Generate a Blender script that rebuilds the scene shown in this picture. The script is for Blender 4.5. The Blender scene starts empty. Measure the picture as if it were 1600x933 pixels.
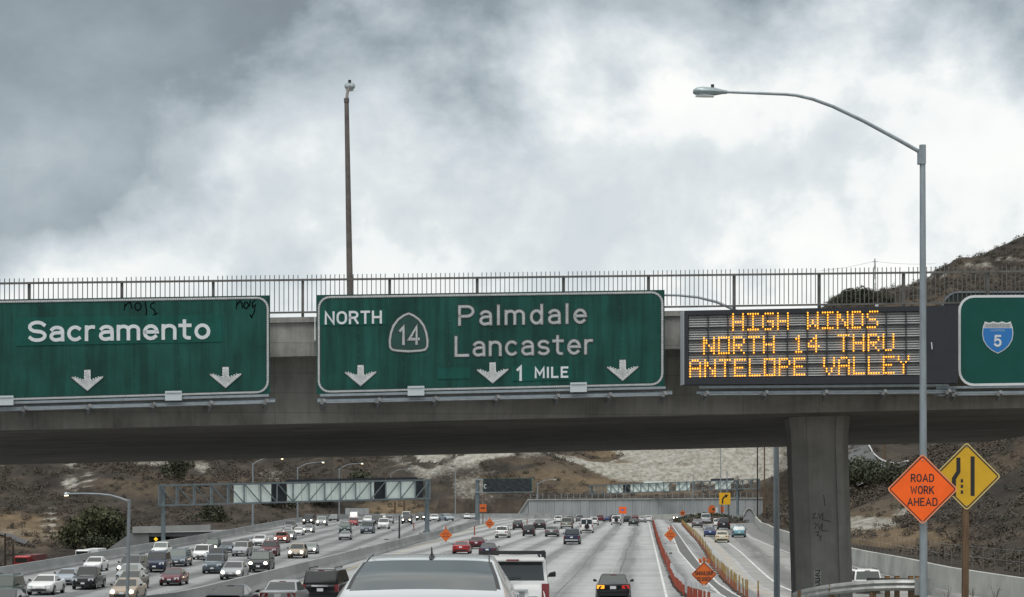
import bpy, bmesh, math, random
import numpy as np
from mathutils import Vector
random.seed(7); rng = np.random.default_rng(7)
S = bpy.context.scene
COL = S.collection
R = math.radians

# ------------------------------------------------------------------ camera, sky, sun, exposure
EYE = 5.3            # height of the lens above the far carriageway
F = 70 / 36 * 1600   # focal length in photo pixels
HY = 778             # photo row of the eye level
cd = bpy.data.cameras.new("camera"); cam = bpy.data.objects.new("camera", cd); COL.objects.link(cam)
cam.location = (0, 0, EYE); cam.rotation_euler = (R(90), 0, 0)
cd.lens = 70; cd.sensor_width = 36; cd.shift_y = (HY - 466.5) / 1600
cd.clip_start = 0.5; cd.clip_end = 6000
S.camera = cam
S.view_settings.view_transform = 'Standard'; S.view_settings.look = 'None'
S.view_settings.exposure = 0.34; S.view_settings.gamma = 1.0
S.cycles.max_bounces = 6; S.cycles.diffuse_bounces = 3; S.cycles.glossy_bounces = 3

SUN_EL, SUN_AZ = R(64), R(208)     # azimuth clockwise from +Y
sd = bpy.data.lights.new("sun", 'SUN'); sun = bpy.data.objects.new("sun", sd); COL.objects.link(sun)
sd.energy = 1.5; sd.angle = R(25); sd.color = (1, .975, .945)
sdir = Vector((math.sin(SUN_AZ) * math.cos(SUN_EL), math.cos(SUN_AZ) * math.cos(SUN_EL), math.sin(SUN_EL)))
sun.rotation_euler = sdir.to_track_quat('Z', 'Y').to_euler()

W = bpy.data.worlds.new("World"); S.world = W; W.use_nodes = True
nt = W.node_tree; nt.nodes.clear(); N = nt.nodes; LK = nt.links.new
def nd(tree, typ, **kw):
    n = tree.nodes.new(typ)
    for k, v in kw.items():
        if k == 'ins':
            for i, val in v.items(): n.inputs[i].default_value = val
        else: setattr(n, k, v)
    return n
def ramp(tree, stops, interp='LINEAR'):
    n = tree.nodes.new('ShaderNodeValToRGB'); cr = n.color_ramp; cr.interpolation = interp
    while len(cr.elements) < len(stops): cr.elements.new(0.5)
    for e, (p, c) in zip(cr.elements, stops):
        e.position = p; e.color = (c, c, c, 1) if isinstance(c, (int, float)) else (*c, 1)
    return n
def mth(tree, op, a, b=None, c=None, clamp=False):
    n = tree.nodes.new('ShaderNodeMath'); n.operation = op; n.use_clamp = clamp
    for i, v in enumerate((a, b, c)):
        if v is None: continue
        if isinstance(v, (int, float)): n.inputs[i].default_value = v
        else: tree.links.new(v, n.inputs[i])
    return n.outputs[0]
out = nd(nt, 'ShaderNodeOutputWorld'); bg = nd(nt, 'ShaderNodeBackground')
sky = nd(nt, 'ShaderNodeTexSky', sky_type='NISHITA', sun_disc=False, sun_elevation=SUN_EL, sun_rotation=SUN_AZ)
tc = nd(nt, 'ShaderNodeTexCoord'); sep = nd(nt, 'ShaderNodeSeparateXYZ'); LK(tc.outputs['Generated'], sep.inputs[0])
def skynoise(sx, sz, scale, detail, rough, dist, seed):
    mp = nd(nt, 'ShaderNodeMapping'); mp.inputs['Scale'].default_value = (sx, sx, sz); mp.inputs['Location'].default_value = (seed, seed * .7, seed * .3)
    LK(tc.outputs['Generated'], mp.inputs[0])
    n = nd(nt, 'ShaderNodeTexNoise', ins={'Scale': scale, 'Detail': detail, 'Roughness': rough, 'Distortion': dist})
    LK(mp.outputs[0], n.inputs['Vector']); return n.outputs['Fac']
n1 = skynoise(1, 1.25, 5.2, 12, .56, .1, 21.7)
n2 = skynoise(1, 1.1, 10.5, 12, .54, .05, 33.3)
n3 = skynoise(1, 1.5, 3.0, 7, .5, .2, 5.7)
n4 = skynoise(1, 1.4, 6.5, 12, .58, .1, 14.2)
# ragged lower edge of the dark cloud deck at about 10 degrees of elevation, higher to the right
el = mth(nt, 'ADD', sep.outputs[2], mth(nt, 'MULTIPLY', mth(nt, 'SUBTRACT', n1, .5), .34))
el = mth(nt, 'ADD', el, mth(nt, 'MULTIPLY', mth(nt, 'SUBTRACT', n2, .5), .10))
el = mth(nt, 'SUBTRACT', el, mth(nt, 'MULTIPLY', sep.outputs[0], .20))
edge = ramp(nt, [(.152, 0.0), (.182, .5), (.216, 1.0)]); LK(el, edge.inputs[0])
puff = ramp(nt, [(.38, .74), (.45, .83), (.505, .97), (.60, 1.03)]); LK(n2, puff.inputs[0])
lowv = ramp(nt, [(.30, .90), (.5, .98), (.68, 1.03)]); LK(n3, lowv.inputs[0])
bright = mth(nt, 'MULTIPLY', mth(nt, 'MULTIPLY', puff.outputs[0], lowv.outputs[0]), .82)
dtex = ramp(nt, [(.30, .70), (.45, .92), (.58, 1.15), (.72, 1.5)]); LK(n4, dtex.inputs[0])
deckz = ramp(nt, [(0.0, .37), (.16, .34), (.24, .265), (.34, .30), (.46, .50), (.65, .86), (1, .92)]); LK(sep.outputs[2], deckz.inputs[0])
dark = mth(nt, 'MULTIPLY', deckz.outputs[0], dtex.outputs[0])
mval = nd(nt, 'ShaderNodeMix'); LK(edge.outputs[0], mval.inputs[0]); LK(bright, mval.inputs[2]); LK(dark, mval.inputs[3]); val = mval.outputs[0]
# cool grey in the thick cloud, near-neutral where it is thin
tint = ramp(nt, [(.25, (.84, .985, 1.09)), (.55, (.91, 1.0, 1.05)), (.85, (1.0, 1.0, .965))]); LK(val, tint.inputs[0])
cl = nd(nt, 'ShaderNodeMix', data_type='RGBA', blend_type='MULTIPLY'); cl.inputs[0].default_value = 1
LK(val, cl.inputs[6]); LK(tint.outputs[0], cl.inputs[7])
skm = nd(nt, 'ShaderNodeVectorMath', operation='SCALE'); LK(sky.outputs[0], skm.inputs[0]); skm.inputs['Scale'].default_value = .07
mx = nd(nt, 'ShaderNodeMix', data_type='RGBA'); mx.inputs[0].default_value = .93
LK(skm.outputs[0], mx.inputs[6]); LK(cl.outputs[2], mx.inputs[7])
LK(mx.outputs[2], bg.inputs[0]); bg.inputs[1].default_value = 1.0; LK(bg.outputs[0], out.inputs[0])

# ------------------------------------------------------------------ materials
MATS = {}
def mat(name, col, rough=.6, metal=0.0, var=0.0, vscale=2.0, bump=0.0, bscale=20.0, emit=None, estr=0.0, streak=0.0, spec=.5, coat=0.0, col2=None, vdim=(1, 1, 1)):
    if name in MATS: return MATS[name]
    m = bpy.data.materials.new(name); m.use_nodes = True; t = m.node_tree
    b = t.nodes['Principled BSDF']; MATS[name] = m
    b.inputs['Base Color'].default_value = (*col, 1); b.inputs['Roughness'].default_value = rough
    b.inputs['Metallic'].default_value = metal; b.inputs['Specular IOR Level'].default_value = spec
    b.inputs['Coat Weight'].default_value = coat
    if var or bump or streak or col2:
        g = t.nodes.new('ShaderNodeNewGeometry')
        vec = g.outputs['Position']
        src = None
        if var or col2:
            mp = nd(t, 'ShaderNodeMapping'); mp.inputs['Scale'].default_value = vdim; t.links.new(vec, mp.inputs[0])
            n = nd(t, 'ShaderNodeTexNoise', ins={'Scale': vscale, 'Detail': 6, 'Roughness': .62}); t.links.new(mp.outputs[0], n.inputs['Vector'])
            c2 = col2 if col2 else tuple(c * (1 - var) for c in col)
            c1 = col if col2 else tuple(min(1, c * (1 + var)) for c in col)
            rp = ramp(t, [(.32, c2), (.68, c1)]); t.links.new(n.outputs['Fac'], rp.inputs[0]); src = rp.outputs[0]
        if streak:
            mp = nd(t, 'ShaderNodeMapping'); mp.inputs['Scale'].default_value = (2.1, 2.1, .13); t.links.new(vec, mp.inputs[0])
            n = nd(t, 'ShaderNodeTexNoise', ins={'Scale': 2.0, 'Detail': 5, 'Roughness': .6}); t.links.new(mp.outputs[0], n.inputs['Vector'])
            rp = ramp(t, [(.40, 1 - streak), (.56, 1.0)]); t.links.new(n.outputs['Fac'], rp.inputs[0])
            mm = nd(t, 'ShaderNodeMix', data_type='RGBA', blend_type='MULTIPLY'); mm.inputs[0].default_value = 1
            if src: t.links.new(src, mm.inputs[6])
            else: mm.inputs[6].default_value = (*col, 1)
            t.links.new(rp.outputs[0], mm.inputs[7]); src = mm.outputs[2]
        if src: t.links.new(src, b.inputs['Base Color'])
        if bump:
            n = nd(t, 'ShaderNodeTexNoise', ins={'Scale': bscale, 'Detail': 6, 'Roughness': .6}); t.links.new(vec, n.inputs['Vector'])
            bp = nd(t, 'ShaderNodeBump', ins={'Strength': bump, 'Distance': .05}); t.links.new(n.outputs['Fac'], bp.inputs['Height']); t.links.new(bp.outputs[0], b.inputs['Normal'])
    if emit:
        b.inputs['Emission Color'].default_value = (*emit, 1); b.inputs['Emission Strength'].default_value = estr
    return m

CONC = mat('bridge_concrete', (.27, .262, .24), .9, var=.22, vscale=.7, bump=.25, bscale=9, streak=.14)
def formwork(m, axes, bw, bh, dark):
    t = m.node_tree; b = t.nodes['Principled BSDF']; l = b.inputs['Base Color'].links[0]; g = t.nodes.new('ShaderNodeNewGeometry'); sp = t.nodes.new('ShaderNodeSeparateXYZ'); t.links.new(g.outputs['Position'], sp.inputs[0])
    cv = t.nodes.new('ShaderNodeCombineXYZ'); t.links.new(sp.outputs[axes[0]], cv.inputs[0]); t.links.new(sp.outputs[axes[1]], cv.inputs[1])
    br = nd(t, 'ShaderNodeTexBrick', offset=0.0, ins={'Scale': 1.0, 'Mortar Size': .012, 'Mortar Smooth': .4, 'Brick Width': bw, 'Row Height': bh}); t.links.new(cv.outputs[0], br.inputs['Vector'])
    br.inputs['Color1'].default_value = (1, 1, 1, 1); br.inputs['Color2'].default_value = (.86, .86, .85, 1); br.inputs['Mortar'].default_value = (dark, dark, dark, 1)
    n = nd(t, 'ShaderNodeTexNoise', ins={'Scale': .55, 'Detail': 9, 'Roughness': .7}); mp = nd(t, 'ShaderNodeMapping'); mp.inputs['Scale'].default_value = (1, 1, .5); t.links.new(g.outputs['Position'], mp.inputs[0]); t.links.new(mp.outputs[0], n.inputs['Vector'])
    rp = ramp(t, [(.33, .62), (.46, .95), (.55, 1.0), (.7, 1.18)]); t.links.new(n.outputs['Fac'], rp.inputs[0])
    m1 = nd(t, 'ShaderNodeMix', data_type='RGBA', blend_type='MULTIPLY'); m1.inputs[0].default_value = 1; t.links.new(l.from_socket, m1.inputs[6]); t.links.new(br.outputs['Color'], m1.inputs[7])
    m2 = nd(t, 'ShaderNodeMix', data_type='RGBA', blend_type='MULTIPLY'); m2.inputs[0].default_value = 1; t.links.new(m1.outputs[2], m2.inputs[6]); t.links.new(rp.outputs[0], m2.inputs[7]); t.links.new(m2.outputs[2], b.inputs['Base Color'])
formwork(CONC, (0, 2), 2.44, .61, .62)
CONCP = mat('parapet_concrete', (.33, .325, .305), .9, var=.2, vscale=1.4, bump=.25, bscale=9, streak=.16)
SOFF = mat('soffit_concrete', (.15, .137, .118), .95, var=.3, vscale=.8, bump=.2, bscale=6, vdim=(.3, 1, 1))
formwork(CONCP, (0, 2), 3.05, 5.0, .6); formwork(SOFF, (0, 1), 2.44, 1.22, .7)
BARR = mat('barrier_concrete', (.26, .27, .268), .9, var=.22, vscale=.6, bump=.15, bscale=8, vdim=(1, .25, 1))
WALLC = mat('wall_concrete', (.31, .325, .33), .9, var=.18, vscale=.4, bump=.2, bscale=4, vdim=(1, 1, .2))
PALE = mat('pale_wall_concrete', (.33, .335, .31), .9, var=.25, vscale=.35, bump=.2, bscale=4)
STEEL = mat('galvanised_steel', (.33, .36, .38), .45, .55, var=.18, vscale=3)
POLE = mat('lamp_pole_steel', (.27, .31, .335), .5, .35, var=.16, vscale=5, vdim=(1, 1, .3))
DPOLE = mat('weathered_pole_steel', (.16, .165, .17), .6, .3, var=.25, vscale=2.5)
RAILM = mat('rail_steel', (.13, .128, .12), .6, .3, var=.3, vscale=3)
GANT = mat('gantry_steel', (.15, .185, .20), .5, .35, var=.2, vscale=2)
FARP = mat('far_pole_steel', (.24, .265, .28), .55, .3, var=.15, vscale=2)
DARK = mat('dark_steel', (.03, .033, .036), .55)
WOOD = mat('post_wood', (.12, .075, .042), .85, var=.35, vscale=5, vdim=(4, 4, .4))
GREEN = mat('sign_green', (.009, .070, .056), .6, spec=.25, var=.28, vscale=.8, streak=.34)
GREEN2 = mat('patch_green', (.005, .080, .063), .55, spec=.25, var=.14, vscale=2.3, streak=.25)
GREEN3 = mat('new_sign_green', (.002, .068, .055), .45, spec=.3, var=.1, vscale=1.4)
WHITE = mat('sign_white', (.62, .65, .66), .5, var=.08, vscale=4)
BUTTON = mat('button_letter', (.33, .345, .345), .5, .15, var=.2, vscale=6)
STUD = mat('reflector_stud', (.80, .82, .81), .15, .2)
EDGED = mat('dark_outline', (.02, .035, .03), .6)
GRAF = mat('graffiti_paint', (.0025, .003, .003), .8, spec=.05)
BLACKS = mat('sign_black', (.016, .016, .018), .5)
ORANGE = mat('sign_orange', (.96, .135, .016), .5, spec=.3, var=.07, vscale=2.2)
ORANGEF = mat('fabric_orange', (.62, .13, .02), .7, var=.1, vscale=4)
YELL = mat('sign_yellow', (.63, .37, .012), .45, var=.07, vscale=3)
BLUE = mat('shield_blue', (.015, .16, .46), .4)
REDP = mat('shield_red', (.45, .03, .04), .4)
ASPH = mat('asphalt', (.055, .055, .055), .9, var=.25, vscale=.6, bump=.2, bscale=12)
LINEW = mat('road_paint', (.52, .53, .52), .7, var=.3, vscale=.5)
SEAM = mat('joint_seal', (.07, .07, .07), .8, var=.4, vscale=.2)
TYRE = mat('tyre_rubber', (.012, .012, .013), .8)
RIM = mat('wheel_rim', (.42, .43, .44), .35, .7)
TRIM = mat('black_trim', (.014, .015, .016), .5)
GLASS = mat('car_glass', (.014, .020, .020), .05, spec=.85)
CHROME = mat('chrome', (.7, .71, .72), .15, 1.0)
LAMPOFF = mat('lamp_lens', (.55, .58, .6), .12, .25)
LAMPON = mat('lit_headlight', (.9, .85, .75), .3, emit=(1, .82, .58), estr=14.0)
TAIL = mat('tail_lens', (.17, .010, .014), .2, spec=.6)
BRAKE = mat('lit_brake_lens', (.5, .02, .02), .3, emit=(1, .06, .03), estr=.12)
AMBER = mat('lit_amber_lens', (.8, .3, .02), .3, emit=(1, .32, .02), estr=1.2)
PLATE = mat('licence_plate', (.7, .71, .72), .5)
PLTXT = mat('plate_ink', (.03, .05, .12), .6)
INSUL = mat('insulator', (.2, .14, .1), .4)
LED = mat('led_amber', (.9, .4, .02), .4, emit=(1, .37, .022), estr=1.8)
LOUV = mat('louvre_grey', (.36, .37, .365), .5, .2, var=.12, vscale=3)
LUMI = mat('luminaire_grey', (.29, .345, .36), .4, .3)
LENSG = mat('luminaire_lens', (.75, .78, .78), .2)
LUMON = mat('lit_luminaire', (.9, .85, .7), .3, emit=(1, .8, .5), estr=4.0)
BOXW = mat('fixture_box_white', (.5, .55, .57), .5)

# ------------------------------------------------------------------ mesh helper
class MB:
    def __init__(s): s.v = []; s.f = []; s.mi = []; s.m = 0
    def add(s, vs, fs):
        o = len(s.v); s.v += [tuple(p) for p in vs]; s.f += [tuple(i + o for i in f) for f in fs]; s.mi += [s.m] * len(fs); return s
    def box(s, x0, x1, y0, y1, z0, z1):
        v = [(x, y, z) for z in (z0, z1) for y in (y0, y1) for x in (x0, x1)]
        return s.add(v, [(0, 2, 3, 1), (4, 5, 7, 6), (0, 1, 5, 4), (2, 6, 7, 3), (0, 4, 6, 2), (1, 3, 7, 5)])
    def hexa(s, a, b):   # two quads (4 pts each) joined into a closed block
        return s.add(list(a) + list(b), [(3, 2, 1, 0), (4, 5, 6, 7), (0, 1, 5, 4), (1, 2, 6, 5), (2, 3, 7, 6), (3, 0, 4, 7)])
    def path(s, pts, rad, n=8, cap=True):
        pts = [Vector(p) for p in pts]; rad = rad if isinstance(rad, (list, tuple)) else [rad] * len(pts)
        vs = []; fs = []
        for i, p in enumerate(pts):
            d = (pts[min(i + 1, len(pts) - 1)] - pts[max(i - 1, 0)]).normalized()
            a = d.cross(Vector((0, 0, 1))) if abs(d.z) < .95 else d.cross(Vector((0, 1, 0)))
            a.normalize(); b = d.cross(a)
            for k in range(n):
                t = 2 * math.pi * k / n; vs.append(p + (a * math.cos(t) + b * math.sin(t)) * rad[i])
        for i in range(len(pts) - 1):
            for k in range(n):
                k2 = (k + 1) % n; fs.append((i * n + k, i * n + k2, (i + 1) * n + k2, (i + 1) * n + k))
        if cap:
            fs.append(tuple(range(n - 1, -1, -1))); o = (len(pts) - 1) * n; fs.append(tuple(range(o, o + n)))
        return s.add(vs, fs)
    def bar(s, p0, p1, w, h):   # rectangular bar
        p0, p1 = Vector(p0), Vector(p1); d = (p1 - p0).normalized()
        a = d.cross(Vector((0, 0, 1))) if abs(d.z) < .95 else d.cross(Vector((0, 1, 0)))
        a.normalize(); b = d.cross(a).normalized(); a = a * w / 2; b = b * h / 2
        return s.hexa([p0 + a + b, p0 - a + b, p0 - a - b, p0 + a - b], [p1 + a + b, p1 - a + b, p1 - a - b, p1 + a - b])
    def prism(s, poly, f0, f1):  # polygon pts (x,z); f0/f1 map (x,z)->3D for front and back
        n = len(poly); vs = [f0(*p) for p in poly] + [f1(*p) for p in poly]
        fs = [tuple(range(n)), tuple(range(2 * n - 1, n - 1, -1))] + [(i, i + n, (i + 1) % n + n, (i + 1) % n) for i in range(n)]
        return s.add(vs, fs)
    def loft(s, secs, cap=True):
        n = len(secs[0]); vs = [p for q in secs for p in q]; fs = []
        for i in range(len(secs) - 1):
            for k in range(n):
                k2 = (k + 1) % n; fs.append((i * n + k, i * n + k2, (i + 1) * n + k2, (i + 1) * n + k))
        if cap: fs += [tuple(range(n - 1, -1, -1)), tuple(range((len(secs) - 1) * n, len(secs) * n))]
        return s.add(vs, fs)
    def mesh(s, name, mats, off=(0, 0, 0), smooth=False, fix=True):
        me = bpy.data.meshes.new(name)
        me.from_pydata([(a - off[0], b - off[1], c - off[2]) for a, b, c in s.v], [], s.f)
        for m in (mats if isinstance(mats, (list, tuple)) else [mats]): me.materials.append(m)
        if any(s.mi): me.polygons.foreach_set('material_index', s.mi)
        if fix:
            bm = bmesh.new(); bm.from_mesh(me); bmesh.ops.recalc_face_normals(bm, faces=bm.faces); bm.to_mesh(me); bm.free()
        if smooth:
            me.polygons.foreach_set('use_smooth', [True] * len(me.polygons))
            try: me.set_sharp_from_angle(angle=R(38))
            except Exception: pass
        me.update(); return me
    def build(s, name, mats, parent=None, off=None, smooth=False, fix=True, **kw):
        if off is None:
            off = (0, 0, 0)
            if parent is not None and kw.pop('world', True):
                p = parent; o = Vector((0, 0, 0))
                while p is not None: o += p.location; p = p.parent
                off = tuple(o)
        kw.pop('world', None)
        return link(name, s.mesh(name, mats, off, smooth, fix), parent, **kw)
def link(name, me, parent=None, loc=(0, 0, 0), **props):
    o = bpy.data.objects.new(name, me); COL.objects.link(o); o.parent = parent; o.location = loc
    for k, v in props.items(): o[k] = v
    return o
def thing(name, label, cat, loc=(0, 0, 0), rz=0.0, group=None):
    o = bpy.data.objects.new(name, None); COL.objects.link(o); o.location = loc; o.rotation_euler = (0, 0, rz)
    o.empty_display_size = .3; o['label'] = label; o['category'] = cat
    if group: o['group'] = group
    return o
def tag(o, label, cat, group=None):
    o['label'] = label; o['category'] = cat
    if group: o['group'] = group
    return o
def copytree(o, parent=None):
    c = o.copy(); COL.objects.link(c); c.parent = parent
    for ch in o.children: copytree(ch, c)
    return c
def bevel(me, w, seg=2, ang=30):
    bm = bmesh.new(); bm.from_mesh(me)
    es = [e for e in bm.edges if len(e.link_faces) == 2 and e.calc_face_angle(0) > R(ang)]
    bmesh.ops.bevel(bm, geom=es, offset=w, segments=seg, profile=.6, affect='EDGES', clamp_overlap=True)
    bm.to_mesh(me); bm.free(); return me

# photo pixel -> place, at a distance or on a ground plane
def P(px, py, D): return Vector(((px - 800) * D / F, D, EYE - (py - HY) * D / F))
def interp(x, tab):
    return float(np.interp(x, [t[0] for t in tab], [t[1] for t in tab]))
PROF = [(-60, 3.3), (18, 3.3), (30, 2.9), (46, 2.05), (61, 1.3), (80, .3), (92, 0), (104, 0), (5000, 0)]
def zmain(y): return interp(y, PROF)
def zleft(y): return min(0.0, -1.6 + .006 * (max(y, 120) - 141))
def GM(px, py):
    D = EYE * F / (py - HY); return Vector(((px - 800) * D / F, D, 0))
def GL(px, py):
    D = 7.75 / ((py - HY) / F + .006)
    if D > 408: D = EYE * F / (py - HY)
    return Vector(((px - 800) * D / F, D, zleft(D)))
XM = [(-60, -18), (60, -16.4), (114, -14.7), (181, -12.8), (229, -11.5), (256, -10.2), (358, -7.7), (400, -6.5), (520, -3)]
XL = [(-60, -42), (150, -42.4), (206, -42.4), (278, -42.9), (362, -44.6), (440, -46), (520, -48)]
XW = [(-60, 26), (60, 26.0), (98, 25.6), (116, 24.8), (170, 27.6), (206, 29.8), (246, 33), (330, 41), (445, 54), (520, 64)]
def xm(y): return interp(y, XM)
def xl(y): return interp(y, XL)
def xw(y): return interp(y, XW)
def xe(y): return 8.3 + .0657 * (y - 107)       # right edge line of the main carriageway
# ------------------------------------------------------------------ stroke lettering
def arc(cx, cy, rx, ry, a0, a1, n=9):
    return [(cx + rx * math.cos(R(a0 + (a1 - a0) * i / n)), cy + ry * math.sin(R(a0 + (a1 - a0) * i / n))) for i in range(n + 1)]
X = .70
GLY = {
 'A': (.78, [[(0, 0), (.39, 1), (.78, 0)], [(.14, .32), (.64, .32)]]),
 'C': (.66, [arc(.34, .66, .34, .34, 20, 180) + arc(.34, .34, .34, .34, 180, 340)]),
 'D': (.66, [[(.3, 0), (0, 0), (0, 1), (.3, 1)] + arc(.3, .64, .36, .36, 90, 0) + arc(.3, .36, .36, .36, 0, -90)]),
 'E': (.56, [[(.56, 1), (0, 1), (0, 0), (.56, 0)], [(0, .52), (.46, .52)]]),
 'F': (.54, [[(.54, 1), (0, 1), (0, 0)], [(0, .52), (.44, .52)]]),
 'H': (.66, [[(0, 0), (0, 1)], [(.66, 0), (.66, 1)], [(0, .5), (.66, .5)]]),
 'I': (.0, [[(0, 0), (0, 1)]]),
 'K': (.66, [[(0, 0), (0, 1)], [(.62, 1), (0, .38)], [(.22, .58), (.66, 0)]]),
 'L': (.54, [[(0, 1), (0, 0), (.54, 0)]]),
 'M': (.80, [[(0, 0), (0, 1), (.4, .3), (.8, 1), (.8, 0)]]),
 'N': (.66, [[(0, 0), (0, 1), (.66, 0), (.66, 1)]]),
 'O': (.70, [arc(.35, .64, .35, .36, 0, 180) + arc(.35, .36, .35, .36, 180, 360) + [(.70, .64)]]),
 'P': (.62, [[(0, 0), (0, 1), (.34, 1)] + arc(.34, .73, .28, .27, 90, -90) + [(0, .46)]]),
 'R': (.64, [[(0, 0), (0, 1), (.34, 1)] + arc(.34, .74, .28, .26, 90, -90) + [(0, .48)], [(.34, .48), (.64, 0)]]),
 'S': (.62, [arc(.31, .745, .30, .255, 25, 270) + arc(.31, .25, .31, .25, 90, -155)]),
 'T': (.62, [[(0, 1), (.62, 1)], [(.31, 1), (.31, 0)]]),
 'U': (.66, [[(0, 1), (0, .32)] + arc(.33, .32, .33, .32, 180, 360) + [(.66, 1)]]),
 'V': (.74, [[(0, 1), (.37, 0), (.74, 1)]]),
 'W': (.98, [[(0, 1), (.22, 0), (.49, .8), (.76, 0), (.98, 1)]]),
 'a': (.46, [arc(.23, X - .21, .22, .21, 155, 0) + [(.46, 0)], [(.46, .42), (.2, .40)] + arc(.2, .2, .2, .2, 90, 270) + [(.46, .06)]]),
 'c': (.46, [arc(.25, .35, .25, .35, 48, 312, 12)]),
 'd': (.48, [[(.48, 1), (.48, 0)], arc(.24, .35, .24, .35, 20, 340, 12)]),
 'e': (.50, [[(.02, .37), (.5, .37)] + arc(.25, .35, .25, .35, 4, 318, 12)]),
 'l': (.0, [[(0, 0), (0, 1)]]),
 'm': (.80, [[(0, 0), (0, X)], [(0, .5)] + arc(.2, .5, .2, .2, 180, 0) + [(.4, 0)], [(.4, .5)] + arc(.6, .5, .2, .2, 180, 0) + [(.8, 0)]]),
 'n': (.46, [[(0, 0), (0, X)], [(0, .47)] + arc(.23, .47, .23, .23, 180, 0) + [(.46, 0)]]),
 'o': (.50, [arc(.25, .35, .25, .35, 0, 360, 14)]),
 'r': (.32, [[(0, 0), (0, X)], [(0, .44)] + arc(.22, .46, .22, .24, 180, 75, 5)]),
 's': (.44, [arc(.22, .525, .21, .175, 30, 270) + arc(.22, .175, .22, .175, 90, -150)]),
 't': (.36, [[(.14, .95), (.14, .17)] + arc(.30, .17, .16, .17, 180, 280, 4), [(-.04, X), (.36, X)]]),
 '1': (.22, [[(0, .78), (.22, 1), (.22, 0)]]),
 '2': (.6, [arc(.3, .7, .3, .3, 165, -35) + [(0, 0), (.6, 0)]]),
 '4': (.64, [[(.5, 0), (.5, 1), (0, .27), (.64, .27)]]),
 '5': (.6, [[(.56, 1), (.08, 1), (.04, .55)] + arc(.28, .33, .32, .33, 120, -150)]),
 '9': (.58, [arc(.29, .7, .29, .3, 0, 360, 12), [(.58, .7)] + arc(.29, .32, .29, .32, 0, -140, 7)]),
}
def ribbon(mb, pts, hw, mp, d0, d1):
    """flat stroke of half width hw along pts (2-D), mp(x, y, depth) -> place; front at d1, back at d0"""
    pts = [p for i, p in enumerate(pts) if i == 0 or math.dist(p, pts[i - 1]) > 1e-6]
    closed = len(pts) > 3 and math.dist(pts[0], pts[-1]) < 1e-6
    if closed: pts = pts[:-1]
    n = len(pts); L = []; Rr = []
    for i in range(n):
        a = pts[i - 1] if (closed or i > 0) else None
        b = pts[(i + 1) % n] if (closed or i < n - 1) else None
        p = pts[i]
        def unit(q, r):
            d = math.dist(q, r); return ((r[0] - q[0]) / d, (r[1] - q[1]) / d)
        t1 = unit(a, p) if a else unit(p, b); t2 = unit(p, b) if b else t1
        nx, ny = -(t1[1] + t2[1]), t1[0] + t2[0]; l = math.hypot(nx, ny) or 1; nx /= l; ny /= l
        c = max(.45, nx * -t1[1] + ny * t1[0]); k = hw / c
        ex = p
        if a is None: ex = (p[0] - t2[0] * hw * .9, p[1] - t2[1] * hw * .9)
        if b is None: ex = (p[0] + t1[0] * hw * .9, p[1] + t1[1] * hw * .9)
        L.append((ex[0] + nx * k, ex[1] + ny * k)); Rr.append((ex[0] - nx * k, ex[1] - ny * k))
    vs = []
    for l, r in zip(L, Rr): vs += [mp(*l, d1), mp(*r, d1), mp(*l, d0), mp(*r, d0)]
    fs = []; m = n if closed else n - 1
    for i in range(m):
        a, b = i * 4, ((i + 1) % n) * 4
        fs += [(a, a + 1, b + 1, b), (a, b, b + 2, a + 2), (a + 1, a + 3, b + 3, b + 1)]
    if not closed:
        e = (n - 1) * 4; fs += [(0, 2, 3, 1), (e, e + 1, e + 3, e + 2)]
    mb.add(vs, fs)
def resample(pts, step):
    out = []; acc = step * .5
    for a, b in zip(pts, pts[1:]):
        d = math.dist(a, b); t = acc
        while t < d: out.append((a[0] + (b[0] - a[0]) * t / d, a[1] + (b[1] - a[1]) * t / d)); t += step
        acc = t - d
    return out
def text_glyphs(s, x0, x1, y0, h, gap=.3, space=.55):
    """lay the string out from x0 to x1 (baseline y0 at x0; y may be a function), glyph height h; yields (char, strokes)"""
    wd = sum(GLY[c][0] + gap if c != ' ' else space for c in s) - gap
    kx = (x1 - x0) / wd; x = 0
    for c in s:
        if c == ' ': x += space; continue
        w, st = GLY[c]
        res = []
        for q in st: res.append([(x0 + (x + a) * kx, y0(x0 + (x + a) * kx, b * h)) for a, b in q])
        yield c, res; x += w + gap
def put_text(s, x0, x1, yf, h, hw, mp, d0, matl, parent, gap=.3, space=.55, studs=None, name='letter', outline=None, thick=.012):
    for c, strokes in text_glyphs(s, x0, x1, yf, h, gap, space):
        mb = MB()
        for i, st in enumerate(strokes): ribbon(mb, st, hw, mp, d0, d0 + thick + .0016 * i)
        o = mb.build(name, matl, parent)
        if outline:
            ob = MB()
            for i, st in enumerate(strokes): ribbon(ob, st, hw * outline[0], mp, d0 - .004, d0 + .003 + .0008 * i)
            ob.build('letter_edge', outline[1], o)
        if studs:
            sb = MB()
            for i, st in enumerate(strokes):
                for (a, b) in resample(st, studs[0]): stud(sb, a, b, studs[1], mp, d0 + thick + .0016 * i)
            if sb.v: sb.build('reflector', STUD, o, kind='stuff', fix=False)
def stud(mb, a, b, r, mp, d):
    c = mp(a, b, d + .012); q = [mp(a + r * math.cos(t), b + r * math.sin(t), d) for t in (0, 1.571, 3.142, 4.712)]
    mb.add([c] + q, [(0, 1, 2), (0, 2, 3), (0, 3, 4), (0, 4, 1)])
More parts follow.
